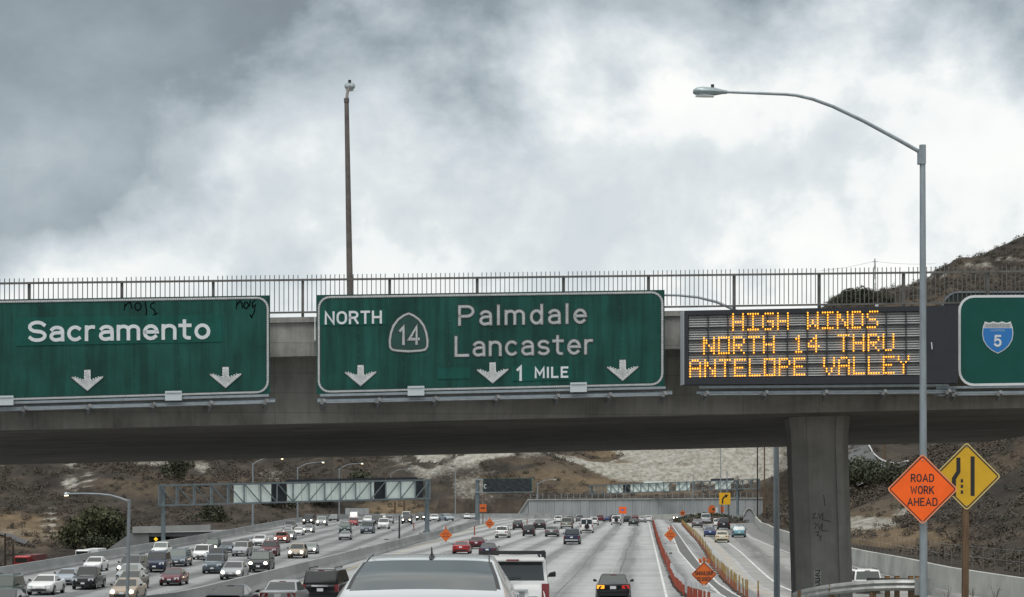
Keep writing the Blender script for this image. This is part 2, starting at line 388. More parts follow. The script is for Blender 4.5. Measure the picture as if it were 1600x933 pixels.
# ------------------------------------------------------------------ terrain
def vnoise(x, y, seed=0):
    xi = np.floor(x).astype(np.int64); yi = np.floor(y).astype(np.int64); fx = x - xi; fy = y - yi
    fx = fx * fx * (3 - 2 * fx); fy = fy * fy * (3 - 2 * fy)
    def h(a, b):
        k = (a * 374761393 + b * 668265263 + seed * 974711) & 0xffffffff
        k = ((k ^ (k >> 13)) * 1274126177) & 0xffffffff
        return ((k ^ (k >> 16)) & 0xffff) / 65535.0
    return (h(xi, yi) * (1 - fx) + h(xi + 1, yi) * fx) * (1 - fy) + (h(xi, yi + 1) * (1 - fx) + h(xi + 1, yi + 1) * fx) * fy
def fbm(x, y, oct=5, seed=0, g=.5):
    s = 0; a = 1; t = 0
    for i in range(oct):
        s = s + a * vnoise(x * 2 ** i + 17.3 * i, y * 2 ** i - 9.1 * i, seed + i); t += a; a *= g
    return s / t
ctl = [(-60, 120, -6.5), (-60, 200, -6.8), (-62, 280, -6.8), (-64, 330, -6.5), (-90, 200, -6), (-100, 280, -4.5), (-130, 120, -6), (-60, 0, -4), (-150, 0, -5),
       (-50, 440, -1), (-52, 500, -.5), (-70, 380, -5), (0, -150, 3), (-200, -150, -2), (200, -150, 8), (120, 20, 12), (60, 60, 6)]
for px, py, D in [(0, 852, 360), (60, 862, 350), (100, 838, 420), (0, 815, 440), (150, 830, 440), (200, 790, 490), (300, 812, 470), (100, 780, 500), (300, 760, 540), (0, 760, 510), (100, 725, 570), (300, 725, 610),
                  (400, 790, 520), (400, 740, 600), (480, 800, 530), (500, 740, 660), (600, 770, 640), (0, 690, 650), (200, 695, 690), (400, 690, 720), (580, 720, 720), (0, 640, 820), (400, 650, 880), (620, 700, 800),
                  (560, 808, 525), (640, 806, 525), (700, 803, 530), (760, 803, 530), (655, 745, 580), (668, 716, 610), (720, 735, 600), (700, 708, 650), (760, 700, 700), (790, 750, 590), (820, 780, 530),
                  (830, 779, 524), (1000, 778, 524), (1185, 777, 524), (860, 757, 590), (940, 752, 610), (1020, 757, 600), (1120, 758, 600), (1180, 752, 600), (850, 722, 700), (950, 712, 740), (1050, 715, 740), (1150, 718, 730),
                  (900, 690, 840), (1080, 685, 860), (1230, 690, 800), (700, 660, 1000), (1000, 650, 1100), (1240, 620, 1000), (1225, 740, 560), (1195, 785, 470),
                  (1215, 770, 420), (1240, 735, 440), (1250, 700, 480), (1340, 842, 190), (1340, 815, 225), (1345, 795, 250), (1340, 760, 300), (1350, 732, 340), (1345, 698, 390), (1400, 745, 290), (1400, 700, 350), (1330, 640, 520),
                  (1450, 868, 150), (1450, 800, 205), (1460, 745, 240), (1480, 690, 290), (1600, 898, 112), (1600, 850, 128), (1600, 790, 158), (1600, 740, 185), (1600, 700, 215), (1700, 780, 150), (1800, 850, 110), (1525, 885, 126), (1525, 820, 160), (1525, 745, 215),
                  (1450, 600, 600), (1600, 600, 450), (1300, 490, 860), (1292, 481, 900), (1310, 462, 900), (1350, 458, 900), (1400, 456, 900), (1430, 450, 900), (1445, 440, 905), (1475, 414, 910), (1505, 399, 915), (1530, 394, 920), (1560, 390, 920), (1600, 377, 930), (1660, 357, 930), (1450, 490, 820), (1600, 470, 780), (1250, 505, 920), (1500, 545, 700), (1500, 440, 860), (1600, 425, 860)]:
    ctl.append(tuple(P(px, py, D)))
ctl += [(-300, 900, 40), (0, 1500, 20), (-500, 1500, 30), (500, 1400, 60), (170, 1150, 25), (300, 1300, 50), (-500, 400, 40), (520, 500, 120), (420, 100, 50), (-500, 0, 10), (-150, 1000, 45)]
ctl = np.array(ctl); cA = ctl[:, :2] / 100.0
def kern(A, B): return np.sqrt(((A[:, None, :] - B[None, :, :]) ** 2).sum(-1) + .0004)
Kx = kern(cA, cA); n_ = len(cA); Q = np.hstack([np.ones((n_, 1)), cA])
sol = np.linalg.solve(np.block([[Kx + np.eye(n_) * -.01, Q], [Q.T, np.zeros((3, 3))]]), np.concatenate([ctl[:, 2], np.zeros(3)]))
def raw_h(x, y):
    pts = np.stack([x.ravel(), y.ravel()], 1) / 100.0; o = np.empty(len(pts))
    for i in range(0, len(pts), 20000):
        q = pts[i:i + 20000]; o[i:i + 20000] = kern(q, cA) @ sol[:n_] + sol[n_] + q @ sol[n_ + 1:]
    return o.reshape(x.shape)
gx = np.concatenate([[-3000, -1500, -800], np.arange(-520, -150, 7), np.arange(-150, -75, 2.5), np.arange(-75, 115, 1.6), np.arange(115, 260, 3.2), np.arange(260, 520, 8), [800, 1500, 3000]])
gy = np.concatenate([[-400, -200, -100, -50], np.arange(-20, 90, 4), np.arange(90, 330, 2.0), np.arange(330, 800, 2.8), np.arange(800, 1010, 4), np.arange(1010, 1500, 16), [1700, 2200, 3500]])
GX, GY = np.meshgrid(gx, gy)
cx_, cy_ = np.clip(GX, -600, 600), np.clip(GY, -250, 1600)
Z = raw_h(cx_, cy_)
XLg = np.interp(GY, [t[0] for t in XL], [t[1] for t in XL]); XWg = np.interp(GY, [t[0] for t in XW], [t[1] for t in XW])
zm = np.interp(GY, [t[0] for t in PROF], [t[1] for t in PROF]); zl = np.minimum(0, -1.6 + .006 * (np.maximum(GY, 120) - 141))
hillside = np.clip((np.minimum(np.abs(GX - XLg), np.abs(GX - XWg)) - 3) / 25, 0, 1)
hillside = np.where(GY > 545, np.clip((GY - 545) / 50, 0, 1), hillside)
amp = np.clip(np.maximum(Z - 1, 0) / 14, .12, 1) * hillside
gul = np.abs(fbm(GX / 22 + GY / 160, GY / 130, 4, 3) - .5) * 2
Z = Z + amp * ((fbm(GX / 26, GY / 85, 5, 1) - .5) * 11 + (gul - .35) * -6.0) * np.where(GY > 800, .6, .8)
Z = Z + amp * (fbm(GX / 5, GY / 16, 3, 9) - .5) * 2.2
band = (GX > XLg) & (GX < XWg + 2.2) & (GY < 522)
XMg = np.interp(GY, [t[0] for t in XM], [t[1] for t in XM])
road_z = np.where(GX < XMg, np.minimum(zl, 0), zm) - .35
out_r = (GX >= XWg + 2.2) & (GX < XWg + 12) & (GY < 522)
Z = np.where(out_r, np.maximum(np.minimum(Z, .8 + (GX - XWg) * .40), 1.0), Z)
out_l = (GX <= XLg) & (GX > XLg - 9) & (GY < 470); Z = np.where(out_l, np.minimum(Z, zl - 1.2), Z)
valley = np.clip((XLg - 9 - GX) / 4, 0, 1) * np.clip((GX + 118) / 25, 0, 1) * np.clip((352 - GY) / 18, 0, 1) * np.clip((GY - 100) / 20, 0, 1)
Z = Z * (1 - valley) + np.minimum(Z, -7.2) * valley
Z = np.where(band, road_z, Z)
Z = np.where((GX > -20) & (GX < 66) & (GY >= 522) & (GY < 527), 5.1, Z)
# raised bank between the two roadways where the guard rail and the bridge column stand
bank = np.clip((GX - 8.75) / .8, 0, 1) * np.clip((67 - GY) / 4, 0, 1) * np.clip((GY - 34) / 8, 0, 1) * np.clip((40 - GX) / 6, 0, 1)
Z = np.where(GY < 75, Z * (1 - bank) + bank * (2.28 + (fbm(GX / 2, GY / 2, 3, 5) - .5) * .10), Z)
def HZ(x, y):
    i = int(np.clip(np.searchsorted(gx, x) - 1, 0, len(gx) - 2)); j = int(np.clip(np.searchsorted(gy, y) - 1, 0, len(gy) - 2))
    a = (x - gx[i]) / (gx[i + 1] - gx[i]); b = (y - gy[j]) / (gy[j + 1] - gy[j])
    return float((Z[j, i] * (1 - a) + Z[j, i + 1] * a) * (1 - b) + (Z[j + 1, i] * (1 - a) + Z[j + 1, i + 1] * a) * b)
def HIT(px, py, d0=100, d1=1400):
    d = d0
    while d < d1:
        p = P(px, py, d)
        if HZ(p.x, p.y) >= p.z: return Vector((p.x, p.y, HZ(p.x, p.y)))
        d += 1.0 if d < 400 else 2.0
    return P(px, py, d1)
PXg = 800 + F * GX / np.maximum(GY, 1); PYg = HY - (Z - EYE) * F / np.maximum(GY, 1)
def blob(px, py, rx, ry): return np.exp(-(((PXg - px) / rx) ** 2 + ((PYg - py) / ry) ** 2))
rock = np.zeros_like(Z)
tilt = (Z * 1.0 + GX * .42)
band_n = fbm(tilt / 5.5, (GX - Z) / 60, 4, 21)
cen = np.clip((PXg - 800) / 130, 0, 1) * np.clip((1260 - PXg) / 60, 0, 1) * (GY > 560)
rise = np.clip((759 + (PXg - 1000) * .03 - PYg) / 14, 0, 1)
rock += cen * rise * np.clip((band_n - .44 + np.clip((PXg - 890) / 480, -.1, .36)) * 9, 0, 1)
lns = np.clip(1 - np.abs(((Z + GX * .10 + fbm(GX / 30, GY / 60, 3, 71) * 3) / 5.2) % 1 - .5) * 9, 0, 1) * np.clip(fbm(GX / 25, GY / 90, 3, 72) * 3 - .9, 0, 1); rock -= cen * rise * lns * .55
rock -= cen * rise * np.clip(.5 - np.abs(fbm((GX + Z * 2.2) / 9, GY / 200, 3, 75) - .5) * 14, 0, 1) * .8
rock += np.clip((fbm(GX / 7, Z / 3.2, 4, 30) - .34) * 6, 0, 1) * (GY > 480) * (GY < 900) * (blob(700, 712, 75, 18) * 1.1 + blob(735, 762, 62, 30) * .42 + blob(665, 725, 22, 18) + blob(800, 706, 60, 10) * .7)
rock += (GX < -45) * (GY > 330) * (blob(110, 755, 9, 14) + blob(139, 752, 5, 16) * .8 + blob(80, 815, 5, 22) * .9 + blob(115, 727, 12, 5) + blob(255, 725, 60, 5) * .7 + blob(320, 735, 16, 10) * .6 + blob(425, 742, 22, 10) * .5 + blob(30, 838, 60, 22) * .3)
rock += (GX > 24) * (GY < 420) * (blob(1350, 818, 60, 8) * 1.2 + blob(1228, 752, 16, 16) * .8 + blob(1425, 797, 20, 5))
rock += (GY > 700) * (blob(1540, 415, 45, 4) * .8 + blob(1465, 432, 30, 4) * .7 + blob(1430, 440, 20, 5) * .5 + blob(1580, 405, 40, 5) * .6) * np.clip((fbm(GX / 8, Z / 4, 4, 40) - .35) * 5, 0, 1)
rock += (GY < 72) * (GX > 8) * (GX < 40) * 1.2
rock *= .30 + fbm(GX / 4, GY / 18 + Z / 3, 4, 33) * 1.2
grass = np.clip((fbm(GX / 45, GY / 45 + Z / 20, 4, 50) - .52) * 5, 0, 1) * .4
grass += cen * .45
grass += (GX > 24) * (GY < 330) * (blob(1400, 840, 130, 26) * .9) + (GX < -45) * blob(40, 830, 90, 30) * .8 + blob(620, 795, 60, 14) * .9 * (GY > 480)
me = bpy.data.meshes.new('ground')
nyr, nxr = Z.shape
idx = np.arange(nyr * nxr).reshape(nyr, nxr)
faces = np.stack([idx[:-1, :-1], idx[:-1, 1:], idx[1:, 1:], idx[1:, :-1]], -1).reshape(-1, 4)
me.from_pydata(np.stack([GX, GY, Z], -1).reshape(-1, 3).tolist(), [], faces.tolist())
for nm, arr in (('rock', rock), ('grass', grass)):
    me.attributes.new(nm, 'FLOAT', 'POINT').data.foreach_set('value', np.clip(arr, 0, 1).astype(np.float32).ravel())
me.polygons.foreach_set('use_smooth', [True] * len(me.polygons))
gm = bpy.data.materials.new('dry_hillside'); gm.use_nodes = True; t = gm.node_tree; b = t.nodes['Principled BSDF']; b.inputs['Roughness'].default_value = .95; b.inputs['Specular IOR Level'].default_value = .1
geo = t.nodes.new('ShaderNodeNewGeometry')
def nz(scale, detail, r=.6):
    mp = nd(t, 'ShaderNodeMapping'); mp.inputs['Scale'].default_value = (1, .24, 1.1); t.links.new(geo.outputs['Position'], mp.inputs[0])
    n = nd(t, 'ShaderNodeTexNoise', ins={'Scale': scale, 'Detail': detail, 'Roughness': r}); t.links.new(mp.outputs[0], n.inputs['Vector']); return n.outputs['Fac']
c1 = ramp(t, [(.30, (.019, .0175, .0155)), (.44, (.036, .031, .026)), (.56, (.061, .051, .041)), (.72, (.110, .091, .070))]); t.links.new(nz(.10, 12, .72), c1.inputs[0])
c2 = ramp(t, [(.3, (.105, .074, .042)), (.7, (.20, .152, .095))]); t.links.new(nz(.5, 8, .7), c2.inputs[0])
c3 = ramp(t, [(.30, (.12, .108, .088)), (.44, (.23, .218, .185)), (.56, (.33, .322, .285)), (.72, (.41, .405, .365))]); t.links.new(nz(.55, 10, .74), c3.inputs[0])
def attr(nm):
    a = t.nodes.new('ShaderNodeAttribute'); a.attribute_name = nm; return a.outputs['Fac']
def mixc(f, a, bb):
    m = nd(t, 'ShaderNodeMix', data_type='RGBA'); t.links.new(f, m.inputs[0]); t.links.new(a, m.inputs[6]); t.links.new(bb, m.inputs[7]); return m.outputs[2]
fine = nz(1.1, 8, .75)
def sharp(f, k, o): return mth(t, 'MULTIPLY', mth(t, 'SUBTRACT', mth(t, 'ADD', f, mth(t, 'MULTIPLY', mth(t, 'SUBTRACT', fine, .5), o)), .2), k, clamp=True)
col = mixc(sharp(attr('grass'), 1.5, .7), c1.outputs[0], c2.outputs[0]); col = mixc(sharp(attr('rock'), 2.2, .9), col, c3.outputs[0])
t.links.new(col, b.inputs['Base Color'])
bp = nd(t, 'ShaderNodeBump', ins={'Strength': .8, 'Distance': .8}); t.links.new(nz(.7, 9, .7), bp.inputs['Height']); t.links.new(bp.outputs[0], b.inputs['Normal'])
me.materials.append(gm); link('ground', me, kind='structure')

# ------------------------------------------------------------------ roads
def strip(name, lf, rf, ys, zf, m, lift=0.0, nx=1, parent=None, kind='structure'):
    mb = MB(); vs = []
    for y in ys:
        a, b = lf(y), rf(y)
        for i in range(nx + 1): vs.append((a + (b - a) * i / nx, y, zf(y) + lift))
    fs = [(j * (nx + 1) + i, j * (nx + 1) + i + 1, (j + 1) * (nx + 1) + i + 1, (j + 1) * (nx + 1) + i) for j in range(len(ys) - 1) for i in range(nx)]
    mb.add(vs, fs); o = mb.build(name, m, parent, fix=False)
    if kind: o['kind'] = kind
    return o
def concrete_road(name, slope, x0, base, period, phase):
    m = bpy.data.materials.new(name); m.use_nodes = True; t = m.node_tree; b = t.nodes['Principled BSDF']; b.inputs['Roughness'].default_value = .85; b.inputs['Specular IOR Level'].default_value = .25
    g = t.nodes.new('ShaderNodeNewGeometry'); sp = t.nodes.new('ShaderNodeSeparateXYZ'); t.links.new(g.outputs['Position'], sp.inputs[0])
    off = mth(t, 'SUBTRACT', sp.outputs[0], mth(t, 'MULTIPLY', sp.outputs[1], slope))   # across the lanes
    cv = t.nodes.new('ShaderNodeCombineXYZ'); t.links.new(off, cv.inputs[0]); t.links.new(mth(t, 'MULTIPLY', sp.outputs[1], .03), cv.inputs[1])
    def nn(s, d, r, vec):
        n = nd(t, 'ShaderNodeTexNoise', ins={'Scale': s, 'Detail': d, 'Roughness': r}); t.links.new(vec, n.inputs['Vector']); return n.outputs['Fac']
    lane = mth(t, 'SINE', mth(t, 'MULTIPLY', mth(t, 'ADD', off, phase), 2 * math.pi / period))
    wob = nn(.9, 5, .6, cv.outputs[0])
    worn = mth(t, 'ADD', mth(t, 'MULTIPLY', lane, .32), wob)
    r1 = ramp(t, [(.2, tuple(c * .62 for c in base)), (.5, base), (.85, tuple(c * 1.18 for c in base))]); t.links.new(worn, r1.inputs[0])
    r2 = ramp(t, [(.3, .72), (.5, 1.0), (.75, 1.12)]); t.links.new(nn(.12, 7, .65, g.outputs['Position']), r2.inputs[0])
    mm = nd(t, 'ShaderNodeMix', data_type='RGBA', blend_type='MULTIPLY'); mm.inputs[0].default_value = 1; t.links.new(r1.outputs[0], mm.inputs[6]); t.links.new(r2.outputs[0], mm.inputs[7])
    # slab joints every 4.6 m
    fr = mth(t, 'FRACT', mth(t, 'DIVIDE', mth(t, 'ADD', sp.outputs[1], mth(t, 'MULTIPLY', off, .18)), 4.6)); jt = ramp(t, [(.0, .55), (.03, .97), (.5, 1.0), (.97, .97), (1, .55)]); t.links.new(fr, jt.inputs[0])
    m2 = nd(t, 'ShaderNodeMix', data_type='RGBA', blend_type='MULTIPLY'); m2.inputs[0].default_value = .8; t.links.new(mm.outputs[2], m2.inputs[6]); t.links.new(jt.outputs[0], m2.inputs[7])
    t.links.new(m2.outputs[2], b.inputs['Base Color']); return m
ROADM = concrete_road('main_road_concrete', .0657, 0, (.288, .295, .292), 3.45, .4)
ROADL = concrete_road('left_road_concrete', 0, 0, (.222, .230, .231), 3.7, 1.0)
ROADR = concrete_road('truck_road_concrete', .09, 0, (.23, .228, .218), 3.6, .0)
ys = list(range(-60, 108, 6)) + list(range(108, 521, 12))
strip('main_road', xm, lambda y: xw(y) - .1, ys, zmain, ROADM, nx=8)
strip('opposite_road', lambda y: xl(y) + .1, xm, ys, zleft, ROADL, nx=6)
TRW = [(60, 11), (99, 14.9), (109, 12.9), (119, 13.4), (134, 14.5), (154, 16.2), (196, 19.8), (242, 23.4), (308, 28.2), (402, 35), (470, 40)]
def trw(y): return interp(y, TRW)
yt = [y for y in ys if 96 <= y <= 470]
strip('truck_road', lambda y: trw(y) + 1.6, lambda y: xw(y) - .15, yt, zmain, ROADR, .004, nx=3)
SANDM = mat('sandy_shoulder', (.31, .295, .265), .95, var=.25, vscale=.7)
strip('dirt_shoulder', lambda y: trw(y) + .45, lambda y: trw(y) + 1.3, yt, zmain, SANDM, .006)
def gline(pts, ground=GM): return [ground(*p) for p in pts]
DL = gline([(1045, 820), (1062, 862), (1084, 887), (1113, 915), (1130, 931)]); DR = gline([(1049, 820), (1078, 862), (1094, 883), (1119, 911), (1149, 931)])
gore = lambda tab: (lambda y: interp(y, sorted([(p.y, p.x) for p in tab])))
yg = [y for y in np.arange(104, 392, 6)]
strip('drain_strip', gore(DL), gore(DR), yg, zmain, mat('dark_gore_asphalt', (.10, .10, .098), .9, var=.2, vscale=.5), .004)
strip('gore_line', lambda y: gore(DL)(y) - .14, lambda y: gore(DL)(y) - .02, yg, zmain, LINEW, .008)
strip('gore_line', lambda y: gore(DR)(y) + .02, lambda y: gore(DR)(y) + .14, yg, zmain, LINEW, .008)
strip('edge_line', lambda y: xe(y) - .07, lambda y: xe(y) + .07, [y for y in ys if y > 80], zmain, LINEW, .004)
strip('edge_line', lambda y: trw(y) + 2.6, lambda y: trw(y) + 2.75, yt, zmain, LINEW, .008)
rl = lambda y: interp(y, [(90, 25.0), (183, 26.0), (226, 28.9), (266, 31.8), (400, 44.5)])
strip('shoulder_asphalt', lambda y: rl(y) + .5, lambda y: xw(y) - .2, [y for y in yt if y >= 168], zmain, mat('shoulder_grey', (.15, .15, .145), .9, var=.2, vscale=.4), .010)
strip('edge_line', rl, lambda y: rl(y) + .12, [y for y in yt if 120 < y < 400], zmain, LINEW, .016)
strip('edge_line', lambda y: xl(y) + 2.6, lambda y: xl(y) + 2.72, [y for y in ys if y > 110], zleft, LINEW, .004)
YL = mat('yellow_paint', (.42, .32, .12), .7, var=.25, vscale=.6)
strip('median_line', lambda y: xm(y) - 2.4, lambda y: xm(y) - 2.25, [y for y in ys if 90 < y < 400], zleft, YL, .004)
strip('median_line', lambda y: xm(y) + 1.5, lambda y: xm(y) + 1.62, [y for y in ys if 90 < y < 400], zmain, YL, .004)
# raised lane dots, 4 to a group every 14.6 m; dark joint seals beside them
dots = MB()
def dot(x, y, z, r=.075): dots.add([(x - r, y - r * 3.2, z + .012), (x + r, y - r * 3.2, z + .012), (x + r, y + r * 3.2, z + .012), (x - r, y + r * 3.2, z + .012)], [(0, 1, 2, 3)])
for k in range(1, 8):
    for i in range(27):
        for q in range(4):
            y = 96 + i * 14.63 + q * 1.8; x = xe(y) - 3.45 * k
            if x > xm(y) + 2 and y < 490: dot(x, y, zmain(y))
for k in range(6):
    for i in range(27):
        for q in range(4):
            y = 98 + i * 14.63 + q * 1.8; x = xl(y) + 5.9 + 3.7 * k
            if x < xm(y) - 3.5 and y < 480: dot(x, y, zleft(y))
for i in range(20):
    for q in range(4):
        y = 102 + i * 14.63 + q * 1.8; x = interp(y, [(100, 18.9), (147, 20.5), (185, 23.2), (229, 26.3), (402, 40)])
        dot(x, y, zmain(y) + .01, .08)
dots.build('lane_dots', LINEW, fix=False, kind='stuff')
for k, (a, w) in enumerate([(1.15, .07), (4.5, .06), (8.0, .07), (11.6, .06), (15.2, .05), (18.9, .05)]):
    f = lambda y, a=a: xe(y) - a - 1.6 + .16 * math.sin(y / 45 + a) + .05 * math.sin(y / 9 + a)
    strip('joint_seal', f, lambda y, f=f, w=w: f(y) + w, [y for y in np.arange(98, 460, 4) if f(y) > xm(y) + 1], zmain, SEAM, .003)
for k, a in enumerate([4.4, 8.0, 11.8, 15.3, 19.4, 23.0]):
    f = lambda y, a=a: xl(y) + a + .25 * math.sin(y / 31 + a)
    strip('joint_seal', f, lambda y, f=f: f(y) + .09, [y for y in np.arange(110, 440, 5) if f(y) < xm(y) - 1], zleft, SEAM, .003)

# ------------------------------------------------------------------ median and side barriers, built of cast segments
def jersey(z0, top, half=.3, up=.1):
    return [(-half, z0), (-half, z0 + .08), (-half * .62, z0 + .34), (-up, top), (up, top), (half * .62, z0 + .34), (half, z0 + .08), (half, z0)]
def barrier(root, fx, ys, zf, h, m, deep=0.0, name='segment', half=.3, up=.1):
    for a, b in zip(ys, ys[1:]):
        b2 = b - .03
        d = (fx(b) - fx(a)) / (b - a); l = math.hypot(1, d); nx, ny = 1 / l, -d / l
        secs = []
        for y in (a, b2):
            x = fx(y); z = zf(y)
            secs.append([(x + px * nx, y + px * ny, z2 if z2 > z + .01 else z - deep) for px, z2 in jersey(z, z + h, half, up)])
        MB().loft(secs).build(name, m, root)
r = thing('median_barrier', 'long grey concrete median barrier between our traffic and the oncoming traffic', 'barrier', (xm(60), 60, 0))
barrier(r, xm, list(np.arange(60, 397, 6.1)), zmain, .95, BARR, deep=2.2)
r = thing('side_barrier', 'grey concrete barrier along the far left edge of the oncoming lanes', 'barrier', (xl(120), 120, zleft(120)))
barrier(r, lambda y: xl(y) - .2, list(np.arange(110, 470, 7.2)), zleft, 1.0, BARR, deep=4.5)
r = thing('end_barrier', 'low grey concrete barrier across the far end of the road below the hillside', 'barrier', (-46, 470, 0))
pe = [(-46, 470), (-40, 484), (-30, 494), (-18, 500), (-6, 503), (6, 504), (14, 505)]
pe = [p for a, b in zip(pe, pe[1:]) for p in [a, ((a[0] + b[0]) / 2, (a[1] + b[1]) / 2)]] + [pe[-1]]
for (x0, y0), (x1, y1) in zip(pe, pe[1:]):
    d = Vector((x1 - x0, y1 - y0, 0)).normalized(); nrm = Vector((-d.y, d.x, 0)); secs = []
    for x, y in ((x0, y0), (x1 - d.x * .04, y1 - d.y * .04)):
        secs.append([(x + nrm.x * a, y + nrm.y * a, z) for a, z in jersey(-.1, 1.35)])
    MB().loft(secs).build('segment', BARR, r)
r = thing('roadside_wall', 'pale concrete wall along the right edge of the truck lanes below the dry slope', 'wall', (xw(90), 90, 0))
for a, b in zip(np.arange(84, 446, 6.0), np.arange(90, 452, 6.0)):
    q = MB()
    lo = [(xw(y) + o, y, z) for y, o, z in ((a, 0, -.1), (a, .45, -.1), (b - .05, .45, -.1), (b - .05, 0, -.1))]
    hi = [(xw(y) + o, y, 1.32 + .05 * math.sin(y / 9)) for y, o in ((a, .08), (a, .4), (b - .05, .4), (b - .05, .08))]
    q.hexa(lo, hi).build('wall_panel', PALE, r)
strip('slope_toe', lambda y: xw(y) + .38, lambda y: xw(y) + 4.2, list(np.arange(84, 452, 6)), lambda y: 1.22, gm, nx=1)
# retaining wall with vertical panels at the far end
r = thing('retaining_wall', 'tall grey ribbed concrete retaining wall across the far end of the road', 'wall', (0, 515, 0))
c0 = P(806, 809, 515).x; c1 = P(826, 780, 515).x; cx1 = P(1192, 780, 515).x
ztop = lambda x: P(800, 780 - 2.5 * (x - c1) / (cx1 - c1), 515).z
MB().hexa([(c0, 515.3, -.3), (c1 - .1, 515.3, -.3), (c1 - .1, 520, -.3), (c0, 520, -.3)], [(c0 + .1, 515.3, .1), (c1 - .1, 515.3, 5.0), (c1 - .1, 520, 5.0), (c0 + .1, 520, .1)]).build('wing_wall', WALLC, r)
MB().bar((c0, 515.1, .15), (c1, 515.1, 5.08), .5, .28).build('coping', PALE, r)
npan = 27; wpan = (cx1 - c1) / npan
for i in range(npan):
    a = c1 + i * wpan; b = a + wpan - .06; q = MB()
    q.box(a, b, 515 + rng.uniform(-.03, .03), 516, -.3, ztop(a) - .28); q.box(a + wpan * .32, a + wpan * .35, 514.93, 515.2, -.3, ztop(a) - .3); q.box(a + wpan * .65, a + wpan * .68, 514.93, 515.2, -.3, ztop(a) - .3)
    q.build('wall_panel', WALLC, r)
MB().hexa([(c1, 514.75, ztop(c1) - .27), (c1, 520, ztop(c1) - .27), (cx1, 520, ztop(cx1) - .27), (cx1, 514.75, ztop(cx1) - .27)], [(c1, 514.75, ztop(c1)), (c1, 520, ztop(c1)), (cx1, 520, ztop(cx1)), (cx1, 514.75, ztop(cx1))]).build('coping', PALE, r)
MB().box(c1, cx1, 516.02, 520, -.3, 4.9).build('backing', WALLC, r)
r = thing('wire_fence', 'thin wire fence along the top of the far retaining wall', 'fence', (c1, 519, 5))
for i in range(38):
    x = c1 + .5 + i * (cx1 - c1 - 1) / 37; MB().box(x - .05, x + .05, 518.95, 519.05, ztop(x) - .1, ztop(x) + 1.35).build('post', STEEL, r)
w = MB()
for z in (.4, .85, 1.28): w.bar((c1, 519, ztop(c1) + z), (cx1, 519, ztop(cx1) + z), .02, .02)
w.build('wire', STEEL, r)
r = thing('barrier_wall', 'pale low concrete wall in front of the right part of the far retaining wall', 'wall', tuple(P(1000, 812, 490)))
a = P(990, 812, 495); b = P(1120, 800, 470)
MB().hexa([(a.x, 495, -.1), (a.x, 496, -.1), (b.x, 471, -.1), (b.x, 470, -.1)], [(a.x, 495, .9), (a.x, 495.6, .9), (b.x, 470.6, 1.9), (b.x, 470, 1.9)]).build('wall_face', PALE, r)
r = thing('wing_wall', 'grey curved concrete wing wall where the truck lanes bend away below the dark slope', 'wall', tuple(P(1175, 822, 430)))
poly = [(1161, 823), (1162, 805), (1166, 797), (1170, 794.5), (1174, 796), (1180, 806), (1185, 815), (1188, 824)]
MB().prism(poly, lambda x, y: P(x, y, 430), lambda x, y: P(x, y, 430) + Vector((.9, 9, 0))).build('wall_face', WALLC, r)
MB().path([P(x, y, 429.9) for x, y in poly[1:]], .16, 6).build('coping', PALE, r)

# ------------------------------------------------------------------ draped roads on the slopes
def drape(name, pts, half, m, lift=.25, kind='structure'):
    c = [HIT(*p) for p in pts]; fine_ = []
    for a, b in zip(c, c[1:]):
        for i in range(8): fine_.append(a.lerp(b, i / 8))
    fine_.append(c[-1]); vs = []
    for i, p in enumerate(fine_):
        d = (fine_[min(i + 1, len(fine_) - 1)] - fine_[max(i - 1, 0)]); d.z = 0; d.normalize(); nn = Vector((-d.y, d.x, 0))
        for k in range(7): f = half * (1 - k / 3); x, y = p.x + nn.x * f, p.y + nn.y * f; vs.append((x, y, HZ(x, y) + lift))
    mb = MB(); mb.add(vs, [(7 * i + k, 7 * i + k + 1, 7 * i + k + 8, 7 * i + k + 7) for i in range(len(fine_) - 1) for k in range(6)]); o = mb.build(name, m, fix=False); o['kind'] = kind; return vs
vs = drape('hill_road', [(1322, 690), (1326, 705), (1334, 722), (1352, 737), (1380, 748)], 3.4, mat('hill_asphalt', (.085, .088, .088), .9, var=.1, vscale=.3), .5)
q = MB(); vs = [(v[0], v[1], float(np.mean([w[2] for w in vs[max(0, i % 7 + (i // 7 - 3) * 7): i + 22: 7]])) + .15) for i, v in enumerate(vs)]; pts = [Vector(v) + Vector((0, 0, .12)) for v in vs[6::7]]
pts2 = [Vector(v) + Vector((0, 0, .12)) for v in vs[0::7]]
edge = pts if pts[3].x > pts2[3].x else pts2
q.path(edge, .14, 4); q.build('hill_road_line', LINEW, kind='structure')
drape('frontage_road', [(-12, 834), (12, 840), (30, 847), (46, 855)], 1.2, mat('frontage_asphalt', (.06, .062, .066), .9, var=.15, vscale=.3), .5)
